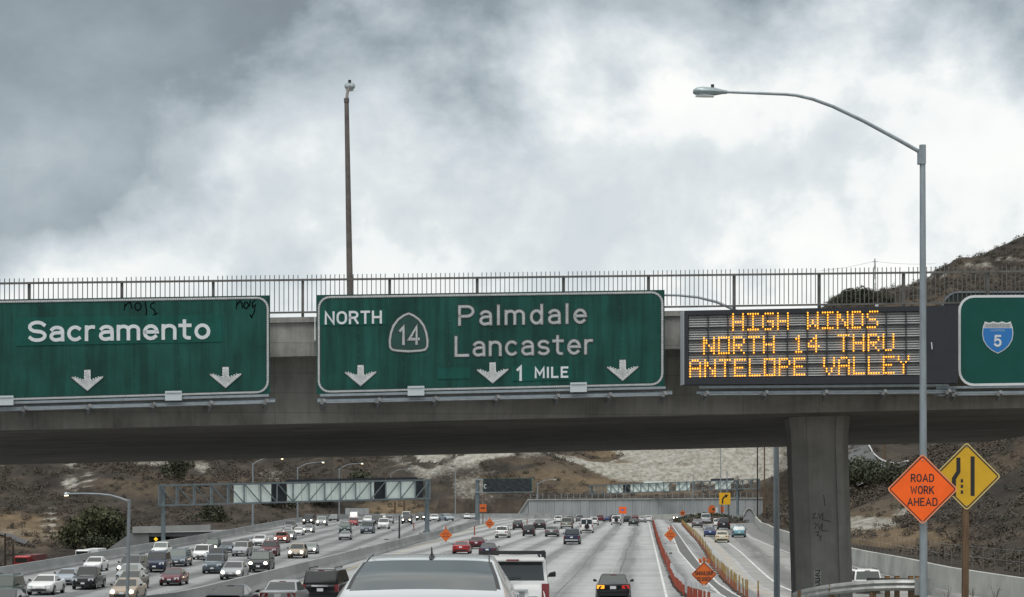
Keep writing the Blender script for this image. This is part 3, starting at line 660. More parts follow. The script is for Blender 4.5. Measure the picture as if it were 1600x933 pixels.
# ------------------------------------------------------------------ vegetation
LEAF = mat('tree_leaves', (.066, .070, .037), .8, var=.5, vscale=.8, spec=.2)
LEAFD = mat('dark_tree_leaves', (.052, .058, .036), .8, var=.45, vscale=.8, spec=.2)
SCR = mat('scrub_twigs', (.112, .094, .077), .95, col2=(.066, .056, .047), vscale=.25, spec=.1)
SCRG = mat('sage_scrub', (.086, .085, .066), .95, col2=(.058, .056, .046), vscale=.25, spec=.1)
BARK = mat('bark', (.07, .05, .035), .9, var=.3, vscale=4)
def leaves(mb, c, rad, n, s, flat=1.0):
    for _ in range(n):
        d = Vector(rng.normal(size=3)); d.normalize(); rr = rng.uniform(.55, 1.0) ** .6
        p = Vector(c) + Vector((d.x * rad[0], d.y * rad[1], d.z * rad[2])) * rr
        u = Vector(rng.normal(size=3)); u.normalize(); v = u.cross(d + Vector((.01, .02, .03))); v.normalize(); k = s * rng.uniform(.6, 1.4)
        u = u * k; v = v * k * .7
        mb.add([p - u, p - v * .8, p + u, p + v], [(0, 1, 2, 3)])
def tree(name, label, base, h, w, m, group=None, clumps=14, per=110, size=.2, trunk=.35, cat='tree'):
    r = thing(name, label, cat, tuple(base), 0, group); base = Vector(base)
    tb = MB(); top = base + Vector((rng.uniform(-.05, .05) * w, 0, h * .6)); tb.path([base - Vector((0, 0, .5)), base + Vector((0, 0, h * .25)), top], [h * .035, h * .026, h * .012], 7)
    cr = MB()
    for i in range(clumps):
        a = rng.uniform(0, 6.28); rr = w * .5 * math.sqrt(rng.uniform(0, 1)); zz = h * rng.uniform(trunk, .9)
        k = 1 - .55 * max(0, (zz / h - .5)) / .4
        c = base + Vector((math.cos(a) * rr * k, math.sin(a) * rr * k, zz)); q = w * rng.uniform(.13, .24)
        if i < 5: tb.path([base + Vector((0, 0, h * .3)), base.lerp(c, .6) + Vector((0, 0, h * .12)), c], [h * .016, h * .010, h * .004], 5)
        leaves(cr, c, (q, q, q * .75), per, size * w * .11)
    tb.build('trunk', BARK, r); cr.build('crown', m, r, fix=False); return r
def shrub(label, base, h, w, m, cat='shrub', n=90, group=None):
    r = thing('shrub', label, cat, tuple(base), 0, group); cr = MB(); st = MB(); base = Vector(base)
    for i in range(5):
        a = rng.uniform(0, 6.28); c = base + Vector((math.cos(a) * w * .3, math.sin(a) * w * .3, h * rng.uniform(.35, .75)))
        st.path([base - Vector((0, 0, .1)), c], [w * .02, w * .008], 4); leaves(cr, c, (w * .26, w * .26, h * .28), n // 5, w * .03)
    st.build('stem', BARK, r); cr.build('foliage', m, r, fix=False); return r
lt = [(118, 862, 4.5, 7, 'LEAF', 'olive green bushy tree on the left of the clump beyond the white box truck'), (150, 860, 7.4, 11, 'LEAF', 'broadest leafy green tree of the clump behind the lamp post on the left'),
      (178, 854, 7.2, 9, 'LEAFD', 'dark green tree beside the sloped wing wall of the underpass'), (138, 872, 5, 8, 'LEAF', 'low green tree right behind the white box truck'), (165, 870, 5.5, 9, 'LEAFD', 'dark low tree at the foot of the green clump by the wing wall')]
for px, py, h, w, m, lab in lt:
    p = P(px, py, 372); p.z = HZ(p.x, p.y) if HZ(p.x, p.y) < p.z + 3 else p.z
    tree('broadleaf_tree', lab, p, h, w, globals()[m], 'trees beyond the left barrier', 26, 130, .26, trunk=.12)
for px, py, h, w, lab in [(278, 752, 7.5, 9, 'dark evergreen tree high on the brown hill under the bridge'), (330, 815, 4, 8, 'dark bushy tree on the slope behind the left gantry post'), (500, 790, 5, 10, 'dark tree on the hillside behind the second far lamp'), (560, 770, 5, 11, 'wide dark tree on the hillside left of the pale rock spur'), (440, 795, 5, 10, 'dark tree on the hillside behind the left gantry panels')]:
    p = HIT(px, py, 330); tree('hillside_tree', lab, p, h, w, LEAFD, 'trees on the left hillside', 18, 90, .3, trunk=.15)
for px, py, h, w, lab in [(1311, 478, 4.5, 8, 'leftmost small dark tree on the ridge behind the bridge railing'), (1322, 476, 6, 11, 'second dark tree from the left on the ridge behind the railing'), (1336, 474, 7.5, 12, 'tallest round dark tree on the ridge behind the bridge railing'), (1350, 474, 6, 10, 'dark tree just right of the tallest one on the ridge'), (1362, 474, 4.5, 10, 'dark tree on the ridge beneath the far lattice pylon'), (1380, 472, 4, 10, 'rightmost low dark tree of the row on the ridge')]:
    p = HIT(px, py, 600); tree('ridge_tree', lab, p, h * 1.0, w, LEAFD, 'trees on the ridge behind the railing', 15, 80, .3, trunk=.1)
for px, py, h, w, lab in [(1345, 768, 4.2, 6, 'grey green bush beside the column below the curved hill road'), (1362, 762, 5, 7, 'tall sage bush below the bend of the curved hill road'), (1380, 764, 4, 6, 'sage bush to the left of the orange diamond sign')]:
    shrub(lab, HIT(px, py, 110), h, w, LEAFD, n=1500)
for px, py, lab in [(1480, 931, 'small dry weed on the bank beside the lamp pole'), (1555, 926, 'thin dry weed on the bank near the right edge'), (1520, 934, 'low dry weed by the brown sign post')]:
    p = P(px, py, 60); p.z = HZ(p.x, p.y)
    shrub(lab, p, .5, .45, SCR, 'weed', 26)
# uncounted scrub all over the dry slopes
def scrub(name, boxes, m, smin, smax, seed, nq=70):
    g = np.random.default_rng(seed); B = []
    for (x0, x1, y0, y1, n) in boxes:
        xs = g.uniform(x0, x1, n); yy = g.uniform(y0, y1, n); pres = vnoise(xs / 16, yy / 45 + xs / 40, seed); u = g.random((n, 4))
        for k in range(n):
            x, y = xs[k], yy[k]
            if xl(y) - 9 < x < xw(y) + 1.6 and y < 528: continue
            if not -60 < 800 + F * x / y < 1660: continue
            i = min(max(int(np.searchsorted(gx, x)), 0), len(gx) - 1); j = min(max(int(np.searchsorted(gy, y)), 0), len(gy) - 1)
            if rock[j, i] > .22 and u[k, 0] < .93: continue
            if y > 590 and 930 < PXg[j, i] < 1260 and PYg[j, i] < 755 + (PXg[j, i] - 1000) * .04 and u[k, 3] < .96: continue
            if pres[k] < .42 and u[k, 1] < .85: continue
            if grass[j, i] > .5 and u[k, 2] < .6: continue
            B.append((x, y, HZ(x, y), (smin + (smax - smin) * u[k, 3]) * min(1.35, .26 + y / 720)))
    B = np.array(B); n = len(B); s_ = B[:, 3][:, None]; asp = g.uniform(.8, 1.9, (n, 1)); hh = s_ * g.uniform(.35, .75, (n, 1))
    a = g.uniform(0, 6.283, (n, nq)); e = np.arcsin(g.random((n, nq)) ** .8); lobes = 1 + .22 * np.sin(a * 3 + B[:, :1]) + g.normal(0, .10, (n, nq)); rr = lobes * g.random((n, nq)) ** .25
    c = np.stack([B[:, :1] + s_ * .5 * rr * np.cos(a) * np.cos(e), B[:, 1:2] + s_ * .5 * asp * rr * np.sin(a) * np.cos(e), B[:, 2:3] + hh * rr * np.sin(e)], -1)
    nrm = np.stack([np.cos(a) * np.cos(e), np.sin(a) * np.cos(e), .35 + np.sin(e)], -1) + g.normal(0, .45, (n, nq, 3)); nrm /= np.linalg.norm(nrm, axis=-1, keepdims=True)
    t = np.cross(nrm, g.normal(size=(n, nq, 3))); t /= np.linalg.norm(t, axis=-1, keepdims=True); b = np.cross(nrm, t)
    w = (s_ * g.uniform(.055, .105, (n, nq)))[..., None]; V = np.stack([c - t * w, c - b * w * .7, c + t * w, c + b * w * .7], 2).reshape(-1, 3)
    me = bpy.data.meshes.new(name); nf = n * nq
    me.vertices.add(nf * 4); me.vertices.foreach_set('co', V.astype(np.float32).ravel()); me.loops.add(nf * 4); me.loops.foreach_set('vertex_index', np.arange(nf * 4, dtype=np.int32))
    me.polygons.add(nf); me.polygons.foreach_set('loop_start', np.arange(0, nf * 4, 4, dtype=np.int32)); me.update(calc_edges=True); me.materials.append(m); link(name, me, kind='stuff')
scrub('dry_scrub', [(-240, -46, 335, 760, 8500), (-45, 150, 528, 880, 3000), (26, 90, 95, 300, 5200), (40, 180, 250, 520, 2200), (120, 330, 600, 960, 5000)], SCR, 1.0, 2.8, 5)
scrub('sage_scrub', [(-240, -46, 335, 760, 2000), (-45, 150, 528, 880, 900), (26, 90, 95, 300, 900), (40, 180, 250, 520, 900), (120, 330, 600, 960, 2600)], SCRG, .9, 2.4, 6)
# ------------------------------------------------------------------ overpass
BA = math.atan(.1); bc, bs = math.cos(BA), math.sin(BA); BD = 61.0
def WB(u, v, z): return Vector((u * bc - v * bs, BD + u * bs + v * bc, z))
def BU(px, v):
    q = (px - 800) / F; return (q * (BD + v * bc) + v * bs) / (bc - q * bs)
def BW(px, py, v):
    u = BU(px, v); y = BD + u * bs + v * bc; return WB(u, v, EYE - (py - HY) * y / F)
def bline(y0, y1, v):
    a, b = BW(0, y0, v), BW(1600, y1, v); ua, ub = BU(0, v), BU(1600, v)
    return lambda u: a.z + (b.z - a.z) * (u - ua) / (ub - ua)
bridge = thing('overpass', 'wide grey concrete overpass carrying the green signs across the freeway', 'bridge', (0, BD, 0))
U0, U1 = -24.0, 24.0
zr_pt = bline(434.5, 416, .15); zr_top = bline(443, 424, .15); zr_bot = bline(495, 471.5, .15)
zp_top = bline(503.5, 477, 0); zp_bot = bline(566, 534, 0); zw_bot = bline(672, 637, 1.25)
VR = 27.0; zs_back = bline(727, 690, VR)
def member(mb, u0, u1, v0, v1, lo, hi):
    mb.hexa([WB(u0, v0, lo(u0)), WB(u1, v0, lo(u1)), WB(u1, v1, lo(u1)), WB(u0, v1, lo(u0))], [WB(u0, v0, hi(u0)), WB(u1, v0, hi(u1)), WB(u1, v1, hi(u1)), WB(u0, v1, hi(u0))]); return mb
for i in range(8):
    a, b = U0 + i * 6.0, U0 + i * 6.0 + 5.985
    q = MB(); member(q, a, b, 0, .38, zp_bot, lambda u: zp_top(u) - .16); member(q, a, b, -.07, .42, lambda u: zp_top(u) - .158, zp_top)
    q.build('parapet', CONCP, bridge)
    q = MB(); member(q, a, b, VR - .4, VR, lambda u: zp_bot(u), lambda u: zp_top(u)); q.build('parapet', CONCP, bridge)
member(MB(), U0, U1, .385, VR - .41, lambda u: zp_bot(u) + .03, lambda u: zp_bot(u) + .5).build('deck', CONC, bridge)
q = MB(); nU = 12
for i in range(nU):
    a, b = U0 + (U1 - U0) * i / nU, U0 + (U1 - U0) * (i + 1) / nU
top = lambda u: zp_bot(u) + .028
fr = [WB(U0, 1.05, top(U0)), WB(U1, 1.05, top(U1)), WB(U1, 1.25, zw_bot(U1)), WB(U0, 1.25, zw_bot(U0))]
q.hexa(fr, [WB(U0, 1.7, top(U0)), WB(U1, 1.7, top(U1)), WB(U1, 1.7, zw_bot(U1)), WB(U0, 1.7, zw_bot(U0))]); q.build('girder_face', CONC, bridge)
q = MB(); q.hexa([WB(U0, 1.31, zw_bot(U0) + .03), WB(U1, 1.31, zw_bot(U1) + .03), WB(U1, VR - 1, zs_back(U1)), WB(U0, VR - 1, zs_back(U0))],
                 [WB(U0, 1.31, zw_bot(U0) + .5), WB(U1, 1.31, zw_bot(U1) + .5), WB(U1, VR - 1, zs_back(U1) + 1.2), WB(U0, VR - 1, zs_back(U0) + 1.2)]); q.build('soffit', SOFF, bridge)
q = MB(); member(q, U0, U1, VR - .98, VR - .6, zs_back, lambda u: zp_bot(u) + .02); q.build('girder_face', CONC, bridge)
# column: chamfered shaft with a fluted middle and a flare under the soffit
cp0, cp1 = P(1246, 925, 66), P(1336, 925, 66); cyc = 66.9
def colsec(z, k, sh):
    a, b = cp0.x + sh, cp1.x + sh; m = (a + b) / 2; w = (b - a) / 2 * k
    pr = [(-1, .35), (-.52, 0), (-.5, .06), (.46, .06), (.48, 0), (.72, .03), (1, .5), (1, 1.5), (.7, 1.9), (-.7, 1.9), (-1, 1.5)]
    return [(m + x * w, cyc - .95 + y, z) for x, y in pr]
ztc = zw_bot(10.2) - .25
q = MB(); q.loft([colsec(-.4, 1, 0), colsec(2.2, 1, 0), colsec(5.5, 1, -.10), colsec(ztc - .7, 1.0, -.155), colsec(ztc - .25, 1.02, -.16), colsec(ztc + .3, 1.10, -.165)])
COLM = mat('column_concrete', (.25, .243, .225), .92, var=.2, vscale=.8, bump=.15, bscale=8, streak=.08)
col_o = q.build('column', COLM, bridge)
yface = cyc - .95 + .06
def colmap(x, y, d): 
    D = yface - .004 - d; return P(x, y, D)
gb = MB()
for st in [[(1269, 804), (1274, 802), (1270, 810), (1277, 809)], [(1279, 803), (1281, 810), (1284, 803)], [(1286, 802), (1285, 812), (1298, 815)], [(1272, 817), (1276, 820), (1273, 826)], [(1278, 818), (1281, 827), (1284, 819)], [(1285, 818), (1284, 829), (1294, 830)], [(1274, 832), (1279, 831), (1277, 837), (1283, 838), (1281, 845)], [(1287, 774), (1289, 790)]]:
    ribbon(gb, st, .55, colmap, 0, .003)
gb.build('graffiti', BLACKS, col_o)
gp = MB(); gp.hexa([colmap(1272, 890, 0), colmap(1283, 890, 0), colmap(1283, 919, 0), colmap(1272, 919, 0)], [colmap(1272, 890, .003), colmap(1283, 890, .003), colmap(1283, 919, .003), colmap(1272, 919, .003)])
gp.build('painted_patch', mat('patch_grey', (.36, .36, .34), .8, var=.1, vscale=4), col_o)
gb = MB()
for i, st in enumerate([[(1274, 892), (1281, 891), (1279, 896), (1275, 897)], [(1281, 899), (1274, 899), (1280, 902)], [(1274, 904), (1280, 904), (1281, 908), (1274, 908)], [(1274, 911), (1279, 910), (1281, 914), (1275, 916)]]):
    ribbon(gb, st, .8, lambda x, y, d: colmap(x, y, d + .004), 0, .003 + i * .001)
gb.build('graffiti', BLACKS, col_o)

# railing on the parapet
rail = thing('bridge_railing', 'dark steel picket railing along the top of the overpass', 'railing', (0, BD, 0))
q = MB(); q.bar(WB(U0, .15, zr_top(U0)), WB(U1, .15, zr_top(U1)), .05, .06); q.build('top_rail', RAILM, rail)
q = MB(); q.bar(WB(U0, .15, zr_bot(U0)), WB(U1, .15, zr_bot(U1)), .05, .055); q.build('bottom_rail', RAILM, rail)
posts = [BU(p, .15) for p in (-245, -99, 45, 190, 333, 473, 609, 746, 881, 1014, 1148, 1281, 1413, 1545, 1676, 1805)]
for u in posts:
    q = MB(); q.hexa([WB(u - .042, .19, zp_top(u) - .02), WB(u + .042, .19, zp_top(u) - .02), WB(u + .042, .29, zp_top(u) - .02), WB(u - .042, .29, zp_top(u) - .02)], [WB(u - .042, .19, zr_top(u) + .04), WB(u + .042, .19, zr_top(u) + .04), WB(u + .042, .29, zr_top(u) + .04), WB(u - .042, .29, zr_top(u) + .04)])
    q.build('post', RAILM, rail)
hpk = zr_pt(0) - zr_bot(0) - .04
pk = MB().box(-.0115, .0115, -.0115, .0115, 0, hpk).mesh('picket', RAILM)
u = posts[1]
for a, b in zip(posts[1:], posts[2:-1]):
    n = 18
    for i in range(1, n + 1):
        u = a + (b - a) * i / (n + 1) ; w = WB(u, .15, zr_bot(u) + .041 ) - rail.location; link('picket', pk, rail, tuple(w))

# ------------------------------------------------------------------ big signs on the bridge
def rrect(x0, x1, yt, yb, r, ins, n=5):
    """closed rounded outline in photo pixels; yt, yb give the top and bottom line; inset by ins"""
    x0 += ins; x1 -= ins; T = lambda x: yt(x) + ins; B = lambda x: yb(x) - ins; o = []
    for cx, f, sgn, a0 in ((x1 - r, T, 1, 90), (x1 - r, B, -1, 0), (x0 + r, B, -1, -90), (x0 + r, T, 1, 180)):
        for i in range(n + 1):
            a = R(a0 - 90 * i / n); x = cx + r * math.cos(a); o.append((x, f(x) + sgn * r - r * math.sin(a)))
    return o + [o[0]]
def lin(x0, y0, x1, y1): return lambda x: y0 + (y1 - y0) * (x - x0) / (x1 - x0)
def slab(name, x0, x1, yt, yb, v, th, m, parent):
    q = MB(); c = [(x0, yt(x0)), (x1, yt(x1)), (x1, yb(x1)), (x0, yb(x0))]
    q.hexa([BW(x, y, v) for x, y in c], [BW(x, y, v) + Vector((bs * -th, bc * th, 0)) for x, y in c]); return q.build(name, m, parent)
def bmap(v): return lambda x, y, d: BW(x, y, v - d)
def down_arrow(cx, yt, parent, v):
    pl = [(-4.9, 0), (4.9, 0), (5.2, 16.5), (24, 10), (24.6, 12.2), (0, 33), (-24.6, 12.2), (-24, 10), (-5.2, 16.5)]
    sl = -.018; poly = [(cx + x, yt + y + sl * x) for x, y in pl]
    q = MB(); q.prism([(cx + x * 1.10, yt - 1 + y * 1.06 + sl * x) for x, y in pl], lambda x, y: BW(x, y, v - .006), lambda x, y: BW(x, y, v)); e = q.build('arrow_edge', EDGED, parent)
    q = MB(); q.prism(poly, lambda x, y: BW(x, y, v - .02), lambda x, y: BW(x, y, v - .0065)); o = q.build('down_arrow', mat('arrow_grey', (.44, .455, .455), .5, var=.22, vscale=7), parent)
    s = MB(); ins = [(cx + x * .80, yt + 2.4 + y * .84 + sl * x) for x, y in pl]
    for a, b in resample(ins + [ins[0]], 4.2): stud(s, a, b, 1.15, bmap(v), .02)
    s.build('reflector', STUD, o, kind='stuff', fix=False)
def big_sign(label, x0, x1, yt, yb, seams, m, v, loc, border=True, dark=True, rad=17):
    r = thing('highway_sign', label, 'road sign', loc, 0, 'green signs on the overpass')
    xs = [x0] + seams + [x1]
    for a, b in zip(xs, xs[1:]): slab('sign_panel', a, b - .16, yt, yb, v + rng.uniform(0, .006), .05, m, r)
    fr = MB()
    for k in (.18, .5, .82):
        f = lambda x: yt(x) + (yb(x) - yt(x)) * k; fr.bar(BW(x0 + 8, f(x0 + 8), v + .12), BW(x1 - 8, f(x1 - 8), v + .12), .1, .1)
    for x in xs[1:-1]:
        fr.bar(BW(x, yt(x) + 6, v + .22), BW(x, yb(x) - 4, v + .22), .1, .1); fr.bar(BW(x, yt(x) + 40, v + .22), BW(x, yt(x) + 40, v + .95), .1, .1); fr.bar(BW(x, yb(x) - 25, v + .22), BW(x, yb(x) - 25, v + 1.75), .1, .1)
    fr.build('support_frame', DARK, r)
    if border:
        pts = rrect(x0, x1, yt, yb, rad, 3.6)
        q = MB(); ribbon(q, pts, 2.5, bmap(v), .0, .004); q.build('border_edge', EDGED, r)
        q = MB(); ribbon(q, pts, 1.7, bmap(v), .0045, .012); bo = q.build('border', BUTTON if dark else WHITE, r)
        if dark:
            s = MB()
            for a, b in resample(pts, 3.6): stud(s, a, b, 1.0, bmap(v), .012)
            s.build('reflector', STUD, bo, kind='stuff', fix=False)
    sd_ = MB()
    for x in seams:
        for k in range(9):
            if rng.random() < .8: stud(sd_, x + rng.uniform(-2, 2), yt(x) + (yb(x) - yt(x)) * (.06 + .11 * k), .5, bmap(v), .001)
    if sd_.v: sd_.build('rivet', STEEL, r, kind='stuff', fix=False)
    return r
def catwalk(label, x0, x1, yb, v, brackets, boxes, group='maintenance rails under the overpass signs'):
    r = thing('sign_walkway', label, 'walkway', tuple(BW((x0 + x1) / 2, yb((x0 + x1) / 2), v)), 0, group)
    q = MB(); q.bar(BW(x0, yb(x0) + 1.8, v - .16), BW(x1, yb(x1) + 1.8, v - .16), .05, .075); q.build('light_rail', POLE, r)
    q = MB(); q.bar(BW(x0 - 4, yb(x0) + 10.5, v - .1), BW(x1 + 10, yb(x1) + 10.5, v - .1), .09, .07); q.bar(BW(x0 - 4, yb(x0) + 8.2, v + .35), BW(x1 + 10, yb(x1) + 8.2, v + .35), .09, .07); q.build('walk_rail', POLE, r)
    q = MB(); q.bar(BW(x0, yb(x0) + 14, v + .1), BW(x1, yb(x1) + 14, v + .1), .55, .03); q.build('grating', STEEL, r)
    for x in brackets:
        q = MB(); q.bar(BW(x, yb(x) + 13, v - .35), BW(x, yb(x) + 22, v + 1.9), .1, .11); q.bar(BW(x - 1.2, yb(x) + 23, v + .1), BW(x + 3.5, yb(x) + 10, v - .3), .09, .12); q.build('bracket', DPOLE, r)
    for x in boxes:
        q = MB(); y = yb(x) - 1; c = [(x - 13, y - 8.5 + .24), (x + 13, y - 8.5 - .24), (x + 13, y + 6.5 - .24), (x - 13, y + 6.5 + .24)]
        q.hexa([BW(a, b, v - .5) for a, b in c], [BW(a, b, v - .19) for a, b in c]); me = q.build('light_box', BOXW, r)
        q = MB(); q.hexa([BW(a, b, v - .52) for a, b in ((x - 12, y - 5.6), (x + 12, y - 6), (x + 12, y - 5.2), (x - 12, y - 4.8))], [BW(a, b, v - .505) for a, b in ((x - 12, y - 5.6), (x + 12, y - 6), (x + 12, y - 5.2), (x - 12, y - 4.8))]); q.build('box_seam', STEEL, me)
    return r
SV = -.75
# sign over the left lanes
yt, yb = lin(0, 468, 421, 461.5), lin(0, 628, 423, 616)
sg = big_sign('green road sign reading Sacramento with two white down arrows', -240, 422, yt, yb, [-158, -84, -11, 63, 137, 210, 280, 351], GREEN, SV, tuple(BW(100, 620, SV)))
pyt, pyb = lin(24, 496.5, 347, 491), lin(24, 540.5, 347, 534)
for a, b in ((24, 185.9), (186.1, 347)): slab('overlay_panel', a, b, pyt, pyb, SV - .012, .010, GREEN2, sg)
put_text('Sacramento', 46, 326, lambda x, h: 532 - .016 * (x - 45) - h, 28, 2.7, bmap(SV - .014), 0, WHITE, sg, gap=.245)
down_arrow(136.5, 578, sg, SV); down_arrow(352.5, 573.5, sg, SV)
gb = MB()
for st in [[(194, 484), (195, 474), (196, 478), (200, 473), (204, 473), (206, 482)], arc(215.5, 479, 5, 6, 90, 440, 10), [(227, 473), (229, 486), (228, 494)], [(241, 473), (236, 475), (235, 480), (241, 484), (243, 491), (240, 497), (237, 494), (246, 489)],
           [(369, 482), (370, 470), (371, 476), (375, 470), (378, 474), (379, 481)], arc(384.5, 477, 3.6, 5, 90, 440, 9), [(391, 470), (390, 478)], [(398, 470), (394, 473), (395, 480), (399, 476), (397, 488), (393, 496), (391, 492)]]:
    ribbon(gb, st, .95, bmap(SV), 0, .003)
gb.build('graffiti', GRAF, sg)
catwalk('grey maintenance rail with two light boxes under the Sacramento sign', -240, 420, yb, SV, [-160, -62, 36, 137, 238, 327, 414], [8, 271])
# middle sign
yt, yb = lin(494, 461, 1037, 453), lin(497, 616, 1040, 604)
sg = big_sign('long green road sign reading North 14 Palmdale Lancaster 1 mile', 494.5, 1038.5, yt, yb, [561, 630.6, 701, 768, 836, 902.5, 970], GREEN, SV, tuple(BW(768, 610, SV)))
slab('overlay_panel', 499.5, 604, lin(499, 484.5, 604, 483), lin(499, 509, 604, 507), SV - .012, .010, GREEN2, sg)
slab('overlay_panel', 800, 894, lin(800, 572, 894, 570.5), lin(800, 595.5, 894, 593.5), SV - .012, .010, GREEN2, sg)
slab('overlay_panel', 684, 734, lin(684, 575, 734, 574), lin(684, 592.5, 734, 591.5), SV - .012, .010, GREEN2, sg)
put_text('NORTH', 509, 595, lambda x, h: 505.6 - .018 * (x - 508) - h, 17.2, 1.75, bmap(SV - .014), 0, WHITE, sg, gap=.34)
put_text('1', 809, 813.5, lambda x, h: 593.5 - h, 20, 2.0, bmap(SV - .014), 0, WHITE, sg)
put_text('MILE', 837, 886.5, lambda x, h: 589.6 - .018 * (x - 837) - h, 14.5, 1.6, bmap(SV - .014), 0, WHITE, sg, gap=.42)
put_text('Palmdale', 718, 915, lambda x, h: 507.3 - .018 * (x - 717) - h, 28, 2.25, bmap(SV), .003, BUTTON, sg, gap=.35, studs=(3.5, 1.0), outline=(1.6, EDGED))
put_text('Lancaster', 712.5, 926, lambda x, h: 555.6 - .018 * (x - 712) - h, 28.5, 2.25, bmap(SV), .003, BUTTON, sg, gap=.28, studs=(3.5, 1.0), outline=(1.6, EDGED))
shp = [(638.5, 490)]; half = [(646, 493), (655, 499.5), (662, 509), (666, 520), (668, 532), (667.5, 542), (664, 546.5), (655, 548), (638.5, 549)]
shp = shp + half + [(1277 - x, y) for x, y in half[-2::-1]] + [(638.5, 490)]
q = MB(); q.prism([(x, y) for x, y in shp[:-1]], lambda x, y: BW(x, y, SV - .004), lambda x, y: BW(x, y, SV)); sh = q.build('route_shield', mat('shield_green', (.008, .052, .042), .5, var=.2, vscale=3), sg)
q = MB(); ribbon(q, shp, 3.0, bmap(SV), .0045, .008); q.build('shield_edge', EDGED, sh)
q = MB(); ribbon(q, shp, 1.7, bmap(SV), .0085, .016); q.build('shield_border', BUTTON, sh)
s = MB()
for a, b in resample(shp, 3.2): stud(s, a, b, .9, bmap(SV), .016)
s.build('reflector', STUD, sh, kind='stuff', fix=False)
put_text('14', 625.5, 654, lambda x, h: 537.5 - .018 * (x - 625) - h, 26.5, 2.2, bmap(SV - .004), .003, BUTTON, sg, gap=.42, studs=(3.4, .95), outline=(1.42, EDGED))
for cx, y in ((563.5, 570.5), (769.8, 566.3), (973, 562.3)): down_arrow(cx, y, sg, SV)
catwalk('grey maintenance rail with two light boxes under the Palmdale sign', 500, 1040, yb, SV, [503, 589, 678, 775, 869, 951, 1036], [650, 904])
# interstate sign at the right
yt, yb = lin(1497, 461.5, 1600, 461.0), lin(1500, 603.5, 1600, 602)
SV5 = -1.05
r5 = thing('highway_sign', 'green road sign with a red white and blue Interstate 5 shield', 'road sign', tuple(BW(1600, 610, SV5)), 0, 'green signs on the overpass')
r5['label'] = 'green road sign with a blue Interstate 5 shield and a rounded white border'
def rpoly(x0, x1, r): return rrect(x0, x1, yt, yb, r, 0)[:-1]
q = MB(); q.prism(rpoly(1497.5, 1760, 24), lambda x, y: BW(x, y, SV5), lambda x, y: BW(x, y, SV5 + .06)); q.build('sign_panel', GREEN3, r5)
q = MB(); ribbon(q, rrect(1497.5, 1760, yt, yb, 22.5, 1.8), 1.9, bmap(SV5), .002, .009); q.build('border', WHITE, r5)
q = MB()
for k in (482, 585): q.bar(BW(1505, k, SV5 + .15), BW(1750, k, SV5 + .15), .12, .12)
for k in (1540, 1640, 1730): q.bar(BW(k, 470, SV5 + .28), BW(k, 598, SV5 + .28), .1, .12); q.bar(BW(k, 590, SV5 + .28), BW(k, 590, 1.1), .1, .12)
q.build('support_frame', DARK, r5)
hs = [(7, -24.7), (13.5, -22.3), (20, -24.7), (23.3, -16), (24.3, -5), (22.5, 5), (17, 14), (9, 21), (0, 25.5)]
full = [(0, -22.5)] + hs + [(-x, y) for x, y in hs[-2::-1]]
CX, CY = 1559, 527
q = MB(); q.prism([(CX + x, CY + y) for x, y in full], lambda x, y: BW(x, y, SV5 - .012), lambda x, y: BW(x, y, SV5)); sh = q.build('route_shield', WHITE, r5)
low = [(22.4, -14.2), (23.1, -5), (21.3, 4.5), (16.2, 13), (8.5, 19.8), (0, 24)]; low = low + [(-x, y) for x, y in low[-2::-1]]
q = MB(); q.prism([(CX + x, CY + y) for x, y in low], lambda x, y: BW(x, y, SV5 - .018), lambda x, y: BW(x, y, SV5 - .0125)); q.build('shield_field', BLUE, sh)
top5 = [(-21.6, -15.4), (21.6, -15.4), (20.2, -22.4), (13.6, -20.6), (7, -22.8), (0, -20.7), (-7, -22.8), (-13.6, -20.6), (-20.2, -22.4)]
q = MB(); q.prism([(CX + x, CY + y) for x, y in top5], lambda x, y: BW(x, y, SV5 - .0155), lambda x, y: BW(x, y, SV5 - .0125)); q.build('shield_top', mat('faded_shield_top', (.42, .42, .43), .5), sh)
put_text('INTERSTATE', CX - 17.5, CX + 17.5, lambda x, h: CY - 16 - h, 4.2, .5, bmap(SV5 - .0155), 0, mat('faded_letter', (.25, .26, .27), .5), r5, gap=.5, thick=.004)
put_text('CALIFORNIA', CX - 11, CX + 11, lambda x, h: CY - 9.4 - h, 2.6, .3, bmap(SV5 - .018), 0, mat('pale_blue_letter', (.25, .4, .5), .5), r5, gap=.5, thick=.004)
put_text('5', CX - 4.4, CX + 4.4, lambda x, h: CY + 13.5 - h, 15.5, 1.6, bmap(SV5 - .018), 0, WHITE, r5)
catwalk('grey maintenance rail under the Interstate 5 sign', 1462, 1760, yb, SV5 + .2, [1490, 1560, 1640], [])
rb_ = thing('curved_sign', 'dark green curved-corner sign with a pale edge behind the Interstate 5 sign', 'road sign', tuple(BW(1550, 500, .5)))
ytb, ybb = lin(1470, 455.5, 1600, 455), lin(1470, 520, 1600, 520)
q = MB(); q.prism(rrect(1472, 1760, ytb, ybb, 26, 0, 8)[:-1], lambda x, y: BW(x, y, .62), lambda x, y: BW(x, y, .68)); q.build('sign_panel', mat('sign_back_dark', (.02, .035, .032), .6), rb_)
q = MB(); ribbon(q, rrect(1472, 1760, ytb, ybb, 25, 1, 8), 1.3, bmap(.62), .002, .03); q.build('border', POLE, rb_)

